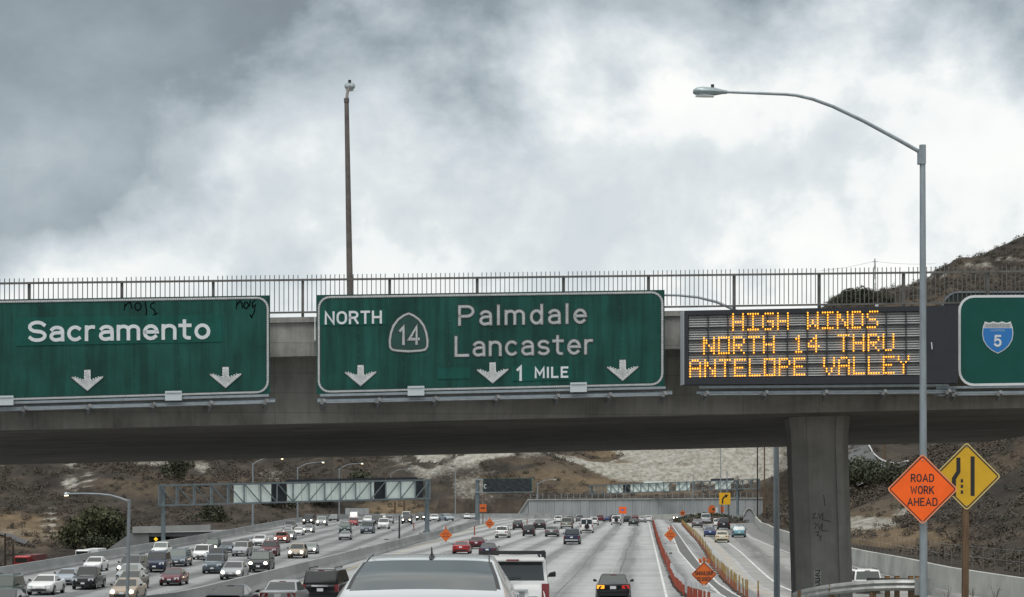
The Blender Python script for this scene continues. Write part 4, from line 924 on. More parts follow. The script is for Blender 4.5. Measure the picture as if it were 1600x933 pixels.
# changeable message sign
VC = -1.25
cm = thing('message_sign', 'black electronic message sign reading High Winds North 14 Thru Antelope Valley in amber dots', 'message sign', tuple(BW(1280, 600, VC)))
cyt, cyb = lin(1067, 485.5, 1497, 477), lin(1067, 601, 1497, 598.5)
HOUS = mat('message_sign_housing', (.018, .021, .028), .5, var=.15, vscale=2)
gx0, gx1 = 1075.5, 1446.5; gyt = lin(1075, 492.5, 1447, 486); gyb = lin(1075, 590.5, 1447, 586.5)
def frame_piece(x0, x1, a, b, v0=VC, v1=-.7, m=HOUS, name='housing'):
    q = MB(); c = [(x0, a(x0)), (x1, a(x1)), (x1, b(x1)), (x0, b(x0))]
    q.hexa([BW(x, y, v0) for x, y in c], [BW(x, y, v0) + Vector((-bs, bc, 0)) * (v1 - v0) for x, y in c]); return q.build(name, m, cm)
frame_piece(1069.2, 1447, cyt, lambda x: gyt(x) - .1); frame_piece(1069.2, 1447, lambda x: gyb(x) + .1, cyb)
frame_piece(1069.2, gx0 - .1, lambda x: gyt(x) + .0, lambda x: gyb(x) - .0)
frame_piece(1068.4, 1069, cyt, cyb, VC - .02, -.7, mat('plate_white', (.42, .45, .47), .5), 'side_plate')
frame_piece(1447.2, 1497, cyt, cyb, VC - .03, -.7, HOUS, 'cabinet')
q = MB(); q.path([BW(1455.5, 535, VC - .06), BW(1456.5, 545, VC - .07), BW(1455.5, 546, VC - .06)], .025, 5); q.build('cabinet_handle', CHROME, cm)
frame_piece(gx0, gx1, gyt, gyb, VC + .16, -.72, HOUS, 'back_plate')
nc, nr = 12, 5
def cell(i, j):  # px corners
    xa, xb = gx0 + (gx1 - gx0) * i / nc, gx0 + (gx1 - gx0) * (i + 1) / nc
    f = lambda x, k: gyt(x) + (gyb(x) - gyt(x)) * k / nr
    return xa, xb, f
for i in range(nc):
    for j in range(nr):
        xa, xb, f = cell(i, j); q = MB(); ns = 5
        for k in range(ns):
            a, b = j + .04 + .92 * k / ns, j + .04 + .92 * (k + .86) / ns
            c = [(xa + .7, f(xa, a)), (xb - .7, f(xb, a)), (xb - .7, f(xb, b)), (xa + .7, f(xa, b))]
            o1 = .05 if True else 0
            q.hexa([BW(*c[0], VC + .10), BW(*c[1], VC + .10), BW(*c[2], VC + .05), BW(*c[3], VC + .05)], [BW(x, y, VC + .155) for x, y in c])
        q.build('led_panel', LOUV, cm)
for i in range(1, nc):
    x = gx0 + (gx1 - gx0) * i / nc; q = MB(); q.bar(BW(x, gyt(x), VC + .03), BW(x, gyb(x), VC + .03), .03, .05); q.build('mullion', HOUS, cm)
for j in range(1, nr):
    f = lambda x: gyt(x) + (gyb(x) - gyt(x)) * j / nr; q = MB(); q.bar(BW(gx0, f(gx0), VC + .032), BW(gx1, f(gx1), VC + .032), .05, .03); q.build('mullion', HOUS, cm)
DOT = {'A': '01110 10001 10001 11111 10001 10001 10001', 'D': '11110 10001 10001 10001 10001 10001 11110', 'E': '11111 10000 10000 11110 10000 10000 11111', 'G': '01111 10000 10000 10111 10001 10001 01110',
       'H': '10001 10001 10001 11111 10001 10001 10001', 'I': '11111 00100 00100 00100 00100 00100 11111', 'L': '10000 10000 10000 10000 10000 10000 11111', 'N': '10001 11001 11001 10101 10011 10011 10001',
       'O': '11111 10001 10001 10001 10001 10001 11111', 'P': '11110 10001 10001 11110 10000 10000 10000', 'R': '11110 10001 10001 11110 10100 10010 10001', 'S': '01111 10000 10000 01110 00001 00001 11110',
       'T': '11111 00100 00100 00100 00100 00100 00100', 'U': '10001 10001 10001 10001 10001 10001 01110', 'V': '10001 10001 10001 10001 01010 01010 00100', 'W': '10001 10001 10001 10101 10101 11011 10001',
       'Y': '10001 10001 01010 00100 00100 00100 00100', '1': '00100 01100 00100 00100 00100 00100 01110', '4': '00010 00110 01010 10010 11111 00010 00010'}
for s_, xa, xb, ya, yb_ in (('HIGH WINDS', 1145.5, 1371, 491, 515.5), ('NORTH 14 THRU', 1100, 1396, 528, 552.5), ('ANTELOPE VALLEY', 1078.5, 1419.5, 563.5, 588.5)):
    ncol = len(s_) * 6 - 1; dx = (xb - xa) / (ncol - 1)
    for ci, ch in enumerate(s_):
        if ch == ' ': continue
        q = MB()
        for rj, row in enumerate(DOT[ch].split()):
            for k, b in enumerate(row):
                if b == '0': continue
                x = xa + (ci * 6 + k) * dx; y = ya + (yb_ - ya) * rj / 6 - .019 * (x - xa)
                pts = [(x + 1.25 * math.cos(t * math.pi / 3), y + 1.42 * math.sin(t * math.pi / 3)) for t in range(6)]
                q.prism(pts, lambda a, c: BW(a, c, VC - .02), lambda a, c: BW(a, c, VC + .02))
        q.build('led_character', LED, cm, kind='stuff')
q = MB(); q.path([BW(1370, 479, VC + .3), BW(1370, 476, VC + .3)], .05, 8); q.build('lifting_eye', WHITE, cm)
fr = MB()
for x in (1110, 1200, 1290, 1380, 1470): fr.bar(BW(x, 596, VC + .5), BW(x, 596, 1.2), .12, .14)
fr.build('support_frame', DARK, cm)
catwalk('grey maintenance rail under the electronic message sign', 1092, 1482, lin(1067, 603.5, 1497, 600), -.95, [1102, 1195, 1288, 1380, 1480], [])
# ------------------------------------------------------------------ street lamps
def luminaire(parent, tip, root, sc=1.0, lit=False):
    """cobra-head lamp from the arm end (root) to its nose (tip)"""
    a, b = Vector(root), Vector(tip); d = (b - a).normalized(); s_ = d.cross(Vector((0, 0, 1))).normalized(); up = s_.cross(d)
    L = (b - a).length; prof = [(-.02, .05, .05, .05), (.12, .085, .07, .06), (.35, .15, .115, .10), (.7, .17, .14, .12), (.9, .15, .11, .10), (1.0, .07, .05, .06)]
    secs = []
    for t, w, u, dn in prof:
        c = a + d * L * t; secs.append([c + s_ * (w * sc * math.cos(k * math.pi / 6)) + up * ((u if k < 7 else dn) * sc * math.sin(k * math.pi / 6)) for k in range(12)])
    q = MB(); q.loft(secs); h = q.build('lamp_head', LUMI, parent, smooth=True)
    q = MB(); q.loft([[a + d * L * t + s_ * (w * sc * math.cos(k * math.pi / 6)) + up * (-.10 * sc + .03 * sc * math.sin(k * math.pi / 6) - .02 * sc) for k in range(12)] for t, w in ((.38, .11), (.68, .15), (.92, .10))])
    q.build('lamp_lens', LUMON if lit else LENSG, h, smooth=True)
    q = MB(); c = a + d * L * .42 + up * .11 * sc; q.path([c, c + up * .09 * sc], .045 * sc, 8); q.build('photocell', DARK, h)
def lamp_post(label, base, top, arm, rb, rt, tip, group=None, lit=False, sc=1.0, m=POLE, plate=True, name='street_lamp'):
    r = thing(name, label, 'street lamp', tuple(base), 0, group); base, top = Vector(base), Vector(top)
    q = MB(); q.path([base, base.lerp(top, .5), top], [rb, (rb + rt) / 2, rt], 12); q.build('pole', m, r, smooth=True)
    if plate: q = MB(); q.box(base.x - rb * 2, base.x + rb * 2, base.y - rb * 2, base.y + rb * 2, base.z, base.z + .06); q.build('base_plate', STEEL, r)
    q = MB(); n = len(arm); q.path(arm, [rt * (.72 - .3 * i / n) for i in range(n)], 8); q.build('arm', m, r, smooth=True)
    q = MB(); q.path([top - Vector((0, 0, .05)), top + Vector((0, 0, rt * 1.2))], rt * 1.18, 10); q.build('pole_cap', m, r)
    luminaire(r, tip, arm[-1], sc, lit); return r
# tall lamp in front of the bridge
D = 54
arm = [P(x, y, D) for x, y in ((1440, 239), (1401, 217), (1349, 189), (1301.5, 166.5), (1270, 155), (1244, 149), (1228, 147.5), (1178, 145.5), (1135, 144))]
b0 = P(1443, 945, D); b0.z = HZ(b0.x, b0.y) - .05
lamp_post('tall grey lamp post with a long curved arm in front of the electronic message sign', b0, P(1441.5, 232, D), arm, .112, .078, P(1083, 143, D), sc=1.0)
q = MB(); a = P(1440, 244, D); q.box(a.x - .1, a.x + .1, D - .1, D + .1, a.z - .22, a.z + .16); q.build('arm_bracket', POLE, bpy.data.objects['street_lamp'])
# lamp on the bridge
bt = P(541.5, 158, 66.5); bb = P(548.5, 492, 66.5); bb.z = zp_bot(BU(548, 5)) + .5
lamp_post('weathered lamp post standing on the overpass behind the middle green sign', bb, bt, [bt - Vector((0, 0, .1)), P(542.5, 147, 67.1), P(544, 139.5, 68), P(546, 136, 69)], .115, .075, P(546.8, 134.5, 70), m=mat('rusty_pole', (.13, .115, .105), .7, .2, var=.35, vscale=2.2), sc=1.15)
# lamp in the oncoming lanes, close on the left
D = 103
bl = P(198, 950, D); bl.z = zleft(D)
lamp_post('grey lamp post before the oncoming traffic, its arm reaching left', bl, P(202, 783, D), [P(x, y, D) for x, y in ((202, 784), (188, 778.5), (172, 774), (155, 772), (130, 771.3), (110, 771.5))], .10, .085, P(100, 772, D), lit=True, sc=.7, m=FARP)
# lamp just beyond the bridge whose arm shows through the railing
D = 92
bl = P(1214, 950, D); bl.z = 0
arm = [P(x, y, D) for x, y in ((1211, 520), (1180, 500), (1145, 483), (1120, 472), (1090, 464.5), (1060, 461.5), (1020, 461))]
lamp_post('blue grey lamp post just beyond the overpass left of the concrete column', bl, P(1212, 512, D), arm, .15, .11, P(985, 461, D), sc=1.1)
far = [(395, 345, 725, [(395, 727), (400, 722), (410, 717.5), (425, 716.2), (437, 716)], 443, 716, 'first of the three far lamps in a row beyond the left side barrier'),
       (465, 425, 731, [(465, 733), (470, 729), (478, 725), (490, 722.8), (501, 722)], 507, 722, 'second of the three far lamps in a row beyond the left side barrier'),
       (530, 505, 732, [(530, 734), (535, 730), (543, 726), (553, 724.5), (562, 724)], 568, 724, 'third of the three far lamps, right above the white gantry panels'),
       (610.5, 560, 741, [(610.5, 742), (615, 738), (622, 734.5), (630, 733.3), (636, 733)], 641, 733, 'small far lamp post in front of the pale rock spur'),
       (840, 512, 755, [(840, 757), (845, 753.5), (852, 750.5), (860, 749.5), (864, 749.5)], 869, 750, 'small lamp post at the left end of the far retaining wall')]
for px, D, yt_, ar, tx, ty, lab in far:
    z0 = 0 if D < 510 else 5.0 if px > 800 else -.5
    b_ = P(px, 800, D); b_.z = z0
    lamp_post(lab, b_, P(px, yt_, D), [P(x, y, D) for x, y in ar], .20, .13, P(tx, ty, D), 'far lamps along the road', lit=px < 600, sc=1.2, plate=False, m=FARP)
for px, y0, y1, D, lab in ((711.5, 738, 806, 490, 'thin bare lamp pole at the foot of the rock spur'), (1083, 742, 806, 470, 'thin grey pole in front of the far retaining wall'), (1126, 690, 800, 455, 'thin tall pole left above the yellow arrow sign'), (1136, 738, 800, 455, 'thin shorter pole right above the yellow arrow sign'), (624, 805, 843, 262, 'thin dark post standing on the median barrier near the gantry')):
    r = thing('thin_pole', lab, 'pole', tuple(P(px, y1, D)), 0); a, b = P(px, y1, D), P(px, y0, D); q = MB(); q.path([a, b], [.14, .09], 7); q.build('shaft', STEEL if px != 624 else DARK, r)
    q = MB(); q.path([b - Vector((0, 0, .05)), b + Vector((0, 0, .12))], .15, 7); q.build('cap', STEEL, r)

# ------------------------------------------------------------------ sign on the lamp post and its neighbour
def diamond(cx, cy, h, r, n=4):
    o = []
    for k in range(4):
        a = 90 - 90 * k; c = (cx + (h - r * 1.414) * math.cos(R(a)), cy - (h - r * 1.414) * math.sin(R(a)))
        for i in range(n + 1):
            t = R(a + 45 - 90 * i / n); o.append((c[0] + r * math.cos(t), c[1] - r * math.sin(t)))
    return o
def dsign(name, label, cx, cy, h, D, m, rr=4, parent=None, edge=None, border=BLACKS, inset=3.6, bw=.75):
    r = thing(name, label, 'road sign', tuple(P(cx, cy + h, D))); mp = lambda x, y, d: P(x, y, D - d)
    q = MB(); q.prism(diamond(cx, cy, h, rr), lambda x, y: P(x, y, D), lambda x, y: P(x, y, D + .012)); q.build('sign_panel', m, r)
    if edge: q = MB(); o = diamond(cx, cy, h - .5, rr); ribbon(q, o + [o[0]], .8, mp, .001, .004); q.build('sign_rim', edge, r)
    if border: q = MB(); o = diamond(cx, cy, h - inset, rr * .7); ribbon(q, o + [o[0]], bw, mp, .001, .0035); q.build('border', border, r)
    return r, mp
D = 53.78
r, mp = dsign('work_sign', 'bright orange diamond sign reading Road Work Ahead on the tall lamp post', 1441.5, 764.5, 55, D, ORANGE, 4, edge=mat('pale_orange_rim', (.75, .30, .16), .5))
for s_, x0, x1, y, h in (('ROAD', 1424, 1458.5, 752.2, 10.8), ('WORK', 1423.5, 1458.5, 771, 10.8), ('AHEAD', 1418.5, 1464, 789.7, 11)):
    put_text(s_, x0, x1, lambda x, k, y=y: y - k, h, .95, mp, .001, BLACKS, r, gap=.34, thick=.003)
for y in (719, 757.5, 815): q = MB(); q.path([P(1441.5, y, D - .012), P(1441.5, y, D + .02)], .022, 8); q.build('bolt', STEEL, r)
q = MB()
for y in (735, 795): q.box(P(1441, y, D).x - .16, P(1441, y, D).x + .16, D + .013, D + .10, P(0, y, D).z - .03, P(0, y, D).z + .03)
q.build('clamp', STEEL, r)
D = 55.6
r, mp = dsign('lane_ends_sign', 'yellow diamond lane-ends sign on a brown wooden post, partly behind the orange sign', 1510.5, 744.5, 53, D, YELL, 4, edge=mat('pale_yellow_rim', (.6, .5, .22), .5), bw=.9)
for i, st in enumerate([[(1497.5, 718), (1497.5, 737), (1490.5, 748), (1490.5, 772)], [(1519.7, 716), (1519.7, 772)]]):
    q = MB(); ribbon(q, st, 3.2, mp, .001, .004); q.build('lane_mark', BLACKS, r)
for y in (749, 757.5, 766.5): q = MB(); ribbon(q, [(1503, y + 1.5), (1503, y + 3.3)], 1.9, mp, .001, .004); q.build('lane_mark', BLACKS, r)
for y in (698, 790): q = MB(); q.path([P(1510.5, y, D - .012), P(1510.5, y, D + .02)], .02, 8); q.build('bolt', STEEL, r)
a = P(1509, 940, D); q = MB(); zt = P(0, 712, D).z; q.hexa([(a.x - .085, D + .014, 1.9), (a.x + .085, D + .014, 1.9), (a.x + .085, D + .16, 1.9), (a.x - .085, D + .16, 1.9)], [(a.x - .065, D + .014, zt), (a.x + .105, D + .014, zt), (a.x + .105, D + .16, zt), (a.x - .065, D + .16, zt)]); q.build('post', WOOD, r)

# ------------------------------------------------------------------ guard rail beside the column
GRm = mat('guard_rail_zinc', (.30, .31, .30), .5, .4, var=.25, vscale=3)
r = thing('guard_rail', 'grey corrugated steel guard rail curving past the foot of the column to the lamp post', 'guard rail', tuple(P(1340, 920, 55)))
gp_ = [(1238, 927, 58), (1252, 921.5, 57), (1275, 916.5, 56.3), (1300, 912.5, 55.8), (1330, 909, 55.3), (1365, 906.5, 54.9), (1400, 905.5, 54.6), (1432, 905.5, 54.4)]
prof = [(0, 0), (-.05, -.03), (-.085, -.085), (-.03, -.155), (-.085, -.225), (-.05, -.285), (0, -.31), (.012, -.31), (-.035, -.28), (-.065, -.225), (-.012, -.155), (-.065, -.085), (-.035, -.03), (.012, 0)]
pts = [P(*p) for p in gp_]
for i0 in range(0, len(pts) - 1, 2):
    seg = pts[i0:i0 + 3]; q = MB(); q.loft([[Vector((p.x + (.012 if (k == len(seg) - 1 and i0 + 3 < len(pts)) else 0), p.y + a, p.z + b)) for a, b in prof] for k, p in enumerate(seg)]); q.build('rail_beam', GRm, r)
for i in (1, 3, 5, 7):
    p = pts[i]; q = MB(); q.box(p.x - .08, p.x + .08, p.y + .02, p.y + .2, HZ(p.x, p.y) - .2, p.z - .02); q.build('post', WOOD, r)
a, b = P(1429, 903.5, 54.25), P(1460, 930, 54.25); q = MB(); q.box(a.x, b.x, 54.2, 54.26, b.z, a.z); q.build('end_plate', GRm, r)
r = thing('marker_rail', 'dark low rail with four brown posts behind the guard rail near the white car', 'guard rail', tuple(P(1400, 915, 62)))
a, b = P(1355, 903, 61.5), P(1440, 904.5, 61.5); q = MB(); q.hexa([(a.x, 61.5, a.z - .22), (b.x, 61.5, b.z - .22), (b.x, 61.6, b.z - .22), (a.x, 61.6, a.z - .22)], [(a.x, 61.5, a.z), (b.x, 61.5, b.z), (b.x, 61.6, b.z), (a.x, 61.6, a.z)]); q.build('rail_beam', DARK, r)
for px in (1386.5, 1401.5, 1423, 1434):
    p = P(px, 899, 61.8); q = MB(); q.box(p.x - .07, p.x + .07, 61.72, 61.88, HZ(p.x, 61.8) - .1, p.z - .02); po = q.build('post', WOOD, r); q = MB(); q.box(p.x - .065, p.x + .065, 61.69, 61.715, p.z - .16, p.z - .06); q.build('reflector', mat('orange_reflector', (.42, .20, .05), .4), po)

# ------------------------------------------------------------------ gantries
def gantry(label, La, Ra, h0, dep, nb, postL, postR, rad=.09, group='overhead sign trusses'):
    """La, Ra: lower chord ends; trusses of height h0 and depth dep; posts: (x fraction, ground z, half width)"""
    r = thing('sign_gantry', label, 'gantry', ((La.x + Ra.x) / 2, (La.y + Ra.y) / 2, 0), 0, group)
    back = Vector((0, dep, 0)); up = Vector((0, 0, h0))
    for o in (Vector(), back):
        for e in (Vector(), up): q = MB(); q.bar(La + o + e, Ra + o + e, rad * 2.2, rad * 2.2); q.build('chord', GANT, r)
    for i in range(nb + 1):
        c = La.lerp(Ra, (i + .02) / (nb + .04))
        q = MB(); q.bar(c + Vector((0, -.01, 0)), c + up + Vector((0, -.01, 0)), rad * 1.9, rad * 1.4); q.bar(c + back, c + back + up, rad * 1.5, rad * 1.5); q.bar(c + up, c + up + back, rad * 1.3, rad * 1.3); q.bar(c, c + back, rad * 1.3, rad * 1.3); q.build('strut', GANT, r)
        if i < nb:
            c2 = La.lerp(Ra, (i + 1.02) / (nb + .04)); q = MB()
            if i < nb * .42: q.bar(c + up + Vector((0, -.03, 0)), c2 + Vector((0, -.03, 0)), rad * 1.4, rad * 1.2); q.bar(c + back, c + back + up, rad, rad)
            else: q.bar(c + Vector((0, -.03, 0)), c2 + up + Vector((0, -.03, 0)), rad * 1.4, rad * 1.2)
            q.build('diagonal', GANT, r)
    for f, gz, hw in (postL, postR):
        c = La.lerp(Ra, f) + back * .5; q = MB(); q.path([(c.x, c.y, gz), (c.x, c.y, gz + .5), (c.x, c.y, gz + 1.0), (c.x, c.y, c.z + h0 + .1)], [hw * 1.55, hw * 1.25, hw, hw * .92], 12); q.build('post', GANT, r, smooth=True)
    return r
La, Ra = P(247.5, 790, 262), P(672, 778.5, 290)
g1 = gantry('long sign truss spanning the oncoming lanes at the left with white panels', La, Ra, P(0, 750, 290).z - P(0, 778.5, 290).z, 1.5, 17, (.013, -2.0, .30), (.987, -.1, .33), .10)
q = MB(); c = Ra + Vector((-.5, .8, 0)); q.box(c.x - 1.1, c.x + 1.1, c.y - 1.3, c.y + 1.3, -.6, .25); q.box(c.x - .55, c.x + .55, c.y - .55, c.y + .55, .25, .5); q.build('footing', BARR, g1)
PANM = mat('pale_sign_back', (.74, .83, .78), .45, var=.08, vscale=.8); TARP = mat('dark_tarp', (.018, .022, .028), .7, var=.3, vscale=1.5)
def gpanel(px0, px1, k0, k1, m, name, r, La, Ra, h0, off=.35, th=.06, seams=1, bulge=0):
    t0, t1 = [(px - (800 + F * La.x / La.y)) / ((800 + F * Ra.x / Ra.y) - (800 + F * La.x / La.y)) for px in (px0, px1)]
    for i in range(seams):
        a = La.lerp(Ra, t0 + (t1 - t0) * (i + .012) / seams); b = La.lerp(Ra, t0 + (t1 - t0) * (i + .988) / seams); o = Vector((0, off, 0)); o2 = Vector((0, off + th, 0))
        q = MB(); A = [a + o + Vector((0, 0, h0 * k0)), b + o + Vector((0, 0, h0 * k0)), b + o + Vector((0, -bulge, h0 * k1)), a + o + Vector((0, -bulge, h0 * k1))]
        q.hexa(A, [p + Vector((0, th, 0)) for p in A]); q.build(name, m, r)
h1 = P(0, 750, 290).z - P(0, 778.5, 290).z
gpanel(356, 413, -.02, .94, PANM, 'sign_panel', g1, La, Ra, h1, seams=3); gpanel(437, 577, -.02, .94, PANM, 'sign_panel', g1, La, Ra, h1, seams=6); gpanel(597, 647, -.02, .94, PANM, 'sign_panel', g1, La, Ra, h1, seams=2)
gpanel(413.5, 436.5, -.02, 1.0, TARP, 'dark_cover', g1, La, Ra, h1, off=.40); gpanel(577.5, 596.5, -.02, 1.0, TARP, 'dark_cover', g1, La, Ra, h1, off=.40)
gpanel(435, 650, .96, 1.17, TARP, 'dark_cover', g1, La, Ra, h1, off=.5, seams=4); gpanel(345, 425, .96, 1.06, TARP, 'dark_cover', g1, La, Ra, h1, off=.5, seams=2); gpanel(647.5, 660, .0, 1.1, TARP, 'dark_cover', g1, La, Ra, h1, off=.5)
# single-post sign with a dark cover
r = thing('covered_sign', 'dark covered overhead sign with a thin green edge on a single grey post', 'road sign', tuple(P(746, 812, 395)))
D = 395; a = P(746, 812, D); q = MB(); q.path([(a.x, D, 0), (a.x, D, P(0, 748, D).z)], [.46, .40], 12); q.build('post', GANT, r, smooth=True)
for y in (749.5, 769): q = MB(); q.bar(P(742, y, D - .5), P(833, y - .3, D - .5), .2, .2); q.build('arm', STEEL, r)
for x in (752, 772, 792, 812): q = MB(); q.bar(P(x, 749.5, D - .5), P(x, 769, D - .5), .12, .12); q.build('strut', STEEL, r)
q = MB(); q.prism([(755, 748), (831, 747.5), (831, 768), (755, 768.5)], lambda x, y: P(x, y, D - .75), lambda x, y: P(x, y, D - .65)); q.build('sign_panel', GREEN3, r)
q = MB(); vs = []; cvx = 12
top_ = [(756 + 73 * i / cvx, 748.6 + .5 * math.sin(i * 2.1)) for i in range(cvx + 1)]; bot_ = [(756 + 73 * i / cvx, 767.6 + .7 * math.sin(i * 1.7 + 1)) for i in range(cvx + 1)]
for i in range(cvx + 1):
    for k in range(5): f = k / 4; x = top_[i][0]; y = top_[i][1] * (1 - f) + bot_[i][1] * f; vs.append(P(x, y, D - .82 - .10 * abs(math.sin(i * 1.3 + k * .9))))
q.add(vs, [(i * 5 + k, i * 5 + k + 1, (i + 1) * 5 + k + 1, (i + 1) * 5 + k) for i in range(cvx) for k in range(4)]); q.build('dark_cover', TARP, r)
q = MB(); ribbon(q, arc(758.5, 760, 2, 3, 60, 300, 8), .5, lambda x, y, d: P(x, y, D - .97 - d), 0, .02); q.build('letter', WHITE, r)
La3, Ra3 = P(920, 772, 528), P(1187, 763, 492); h3 = P(0, 759, 528).z - P(0, 772, 528).z
g3 = gantry('far sign truss with pale panels above the right part of the retaining wall', La3, Ra3, h3, 1.4, 22, (.02, 4.5, .34), (.88, 0, .36), .11)
for a, b, s_ in ((951, 976, 2), (989, 1050, 5), (1061, 1083, 2), (1121, 1145, 2)): gpanel(a, b, .02, 1.0, PANM, 'sign_panel', g3, La3, Ra3, h3, off=.35, seams=s_)
gpanel(1010, 1040, 1.02, 1.22, PANM, 'sign_panel', g3, La3, Ra3, h3, off=.35, seams=2); gpanel(977, 988, .02, 1.02, TARP, 'dark_cover', g3, La3, Ra3, h3, off=.4); gpanel(1114, 1150, 1.0, 1.25, TARP, 'dark_cover', g3, La3, Ra3, h3, off=.4)

# ------------------------------------------------------------------ work-zone signs
def portable(label, px, cy, h, D, text=None, flags=True, zg=0.0):
    r, mp = dsign('portable_sign', label, px, cy, h, D, ORANGEF, h * .08, border=BLACKS if h > 12 else None, inset=h * .09, bw=max(.4, h * .022))
    r['group'] = 'orange diamond work signs on stands'
    b = P(px, cy + h, D); q = MB(); q.bar((b.x, D + .05, zg), (b.x, D + .05, P(0, cy - h, D).z), .05, .05); q.bar((b.x - .5, D + .06, b.z + .5), (b.x + .5, D + .06, b.z + .5), .04, .03); q.build('mast', STEEL, r)
    for sx in (-1, 1):
        for sy in (-1, 1): q = MB(); q.bar((b.x, D + .05, zg + .32), (b.x + sx * .65, D + .55 + sy * .4, zg + .03), .05, .05); q.build('stand_leg', STEEL, r)
    if flags:
        for k in (-1, 0, 1):
            t = P(px, cy - h * .92, D); e = t + Vector((k * .22, .03, .22 - abs(k) * .09)); q = MB(); q.bar(t, e, .02, .02); fo = q.build('flag_staff', WOOD, r)
            q = MB(); n = Vector((.08, 0, -.02)); q.hexa([e - n + Vector((0, .01, .08)), e + n + Vector((0, .01, .09)), e + n * 1.2 + Vector((0, .02, -.16)), e - n * .8 + Vector((0, .02, -.16))], [e - n + Vector((0, .016, .08)), e + n + Vector((0, .016, .09)), e + n * 1.2 + Vector((0, .026, -.16)), e - n * .8 + Vector((0, .026, -.16))]); q.build('flag', ORANGEF if k == 0 else WHITE if flags == 'w' else ORANGEF, fo)
    if text:
        for s_, x0, x1, y, k in text: put_text(s_, x0, x1, lambda x, hh, y=y: y - hh, k, .55, mp, .001, BLACKS, r, gap=.36, thick=.003)
    else:
        for dy in (-.22, .22):
            for j in range(5):
                x = px - h * .42 + h * .2 * j; q = MB() if j == 0 else q
                ribbon(q, [(x, cy + dy * h - h * .07), (x, cy + dy * h + h * .07), (x + h * .09, cy + dy * h + h * .07)], .35, mp, .001, .003)
            q.build('lettering', BLACKS, r)
    return r
portable('orange diamond sign reading Shoulder Closed at the near end of the closed shoulder', 1100, 897.5, 20, 111, [('SHOULDER', 1086.5, 1113.5, 898.5, 5.2), ('CLOSED', 1090, 1110, 907.5, 5.2)])
portable('orange diamond sign standing in the middle of the closed shoulder between the two delineator rows', 1047.5, 836, 10, 228.7)
portable('orange diamond sign with white flags beside the median barrier and gantry post', 696.5, 836, 10.5, 227, flags='w')
portable('orange diamond sign with white flags farther up the median near the barrier end', 765, 818, 8, 324, flags='w')
portable('tiny orange diamond sign in front of the far pale barrier wall', 1066.5, 802, 5, 440, flags=False, zg=1)
def board(name, label, px0, px1, y0, y1, D, m, posts, yb_, pm, zg=0, cat='road sign'):
    r = thing(name, label, cat, tuple(P((px0 + px1) / 2, yb_, D))); q = MB(); q.prism([(px0, y0), (px1, y0), (px1, y1), (px0, y1)], lambda x, y: P(x, y, D), lambda x, y: P(x, y, D + .05)); q.build('sign_panel', m, r)
    for x in posts: a = P(x, y0, D); q = MB(); q.box(a.x - .09, a.x + .09, D + .06, D + .2, zg, a.z - .1); q.build('post', pm, r)
    return r
r = board('work_board', 'small orange rectangular board on a post beyond the median barrier end', 749, 760, 788, 800, 400, ORANGEF, [754.5], 812, WOOD)
q = MB(); ribbon(q, [(752, 794), (757, 794)], 1, lambda x, y, d: P(x, y, 400 - d), .001, .01); q.build('lettering', BLACKS, r)
r = board('work_board', 'bright orange square board on two white posts in front of the retaining wall', 967.5, 978.5, 792, 802.5, 450, ORANGE, [970, 976.5], 812, WHITE)
q = MB(); ribbon(q, [(971.5, 797), (974.5, 797)], 1.2, lambda x, y, d: P(x, y, 450 - d), .001, .01); q.build('lettering', BLUE, r)
r = board('arrow_sign', 'yellow square sign with a black curved right arrow on two dark posts', 1123.8, 1141.3, 770, 788.5, 425, mat('sign_amber', (.80, .43, .012), .45), [1128, 1139], 801, DARK, zg=.5)
q = MB(); mp = lambda x, y, d: P(x, y, 425 - d); ribbon(q, [(1129, 786), (1129, 781), (1130.5, 777.6), (1133.5, 775.5)], 1.2, mp, .001, .01); q.prism([(1132.2, 772.4), (1137.8, 773.4), (1134.8, 778.4)], lambda x, y: P(x, y, 424.99), lambda x, y: P(x, y, 424.999)); q.build('arrow', BLACKS, r)
r = thing('round_sign', 'big rounded orange sign with a small white board beside the yellow arrow sign', 'road sign', tuple(P(1112, 806, 432)))
q = MB(); q.prism([(1112.5 + 6 * math.cos(t), 796.5 - 7.5 * math.sin(t)) for t in np.linspace(0, 6.283, 11)[:-1]], lambda x, y: P(x, y, 432), lambda x, y: P(x, y, 432.1)); q.build('sign_panel', ORANGEF, r)
q = MB(); q.path([P(1114.5, 795.5, 431.95), P(1114.5, 795.5, 432.0)], .28, 8); q.build('green_mark', GREEN2, r)
q = MB(); q.prism([(1118, 793), (1121.5, 793), (1121.5, 801), (1118, 801)], lambda x, y: P(x, y, 431.8), lambda x, y: P(x, y, 431.9)); q.build('white_board', WHITE, r)
for x in (1110, 1115, 1120): a = P(x, 796, 432); q = MB(); q.box(a.x - .08, a.x + .08, 432.12, 432.3, .5, a.z); q.build('post', DARK, r)
r = board('work_board', 'orange upright board partly behind the posts of the yellow arrow sign', 1126, 1131, 791, 801, 436, ORANGEF, [1128.5], 804, DARK, zg=.5)
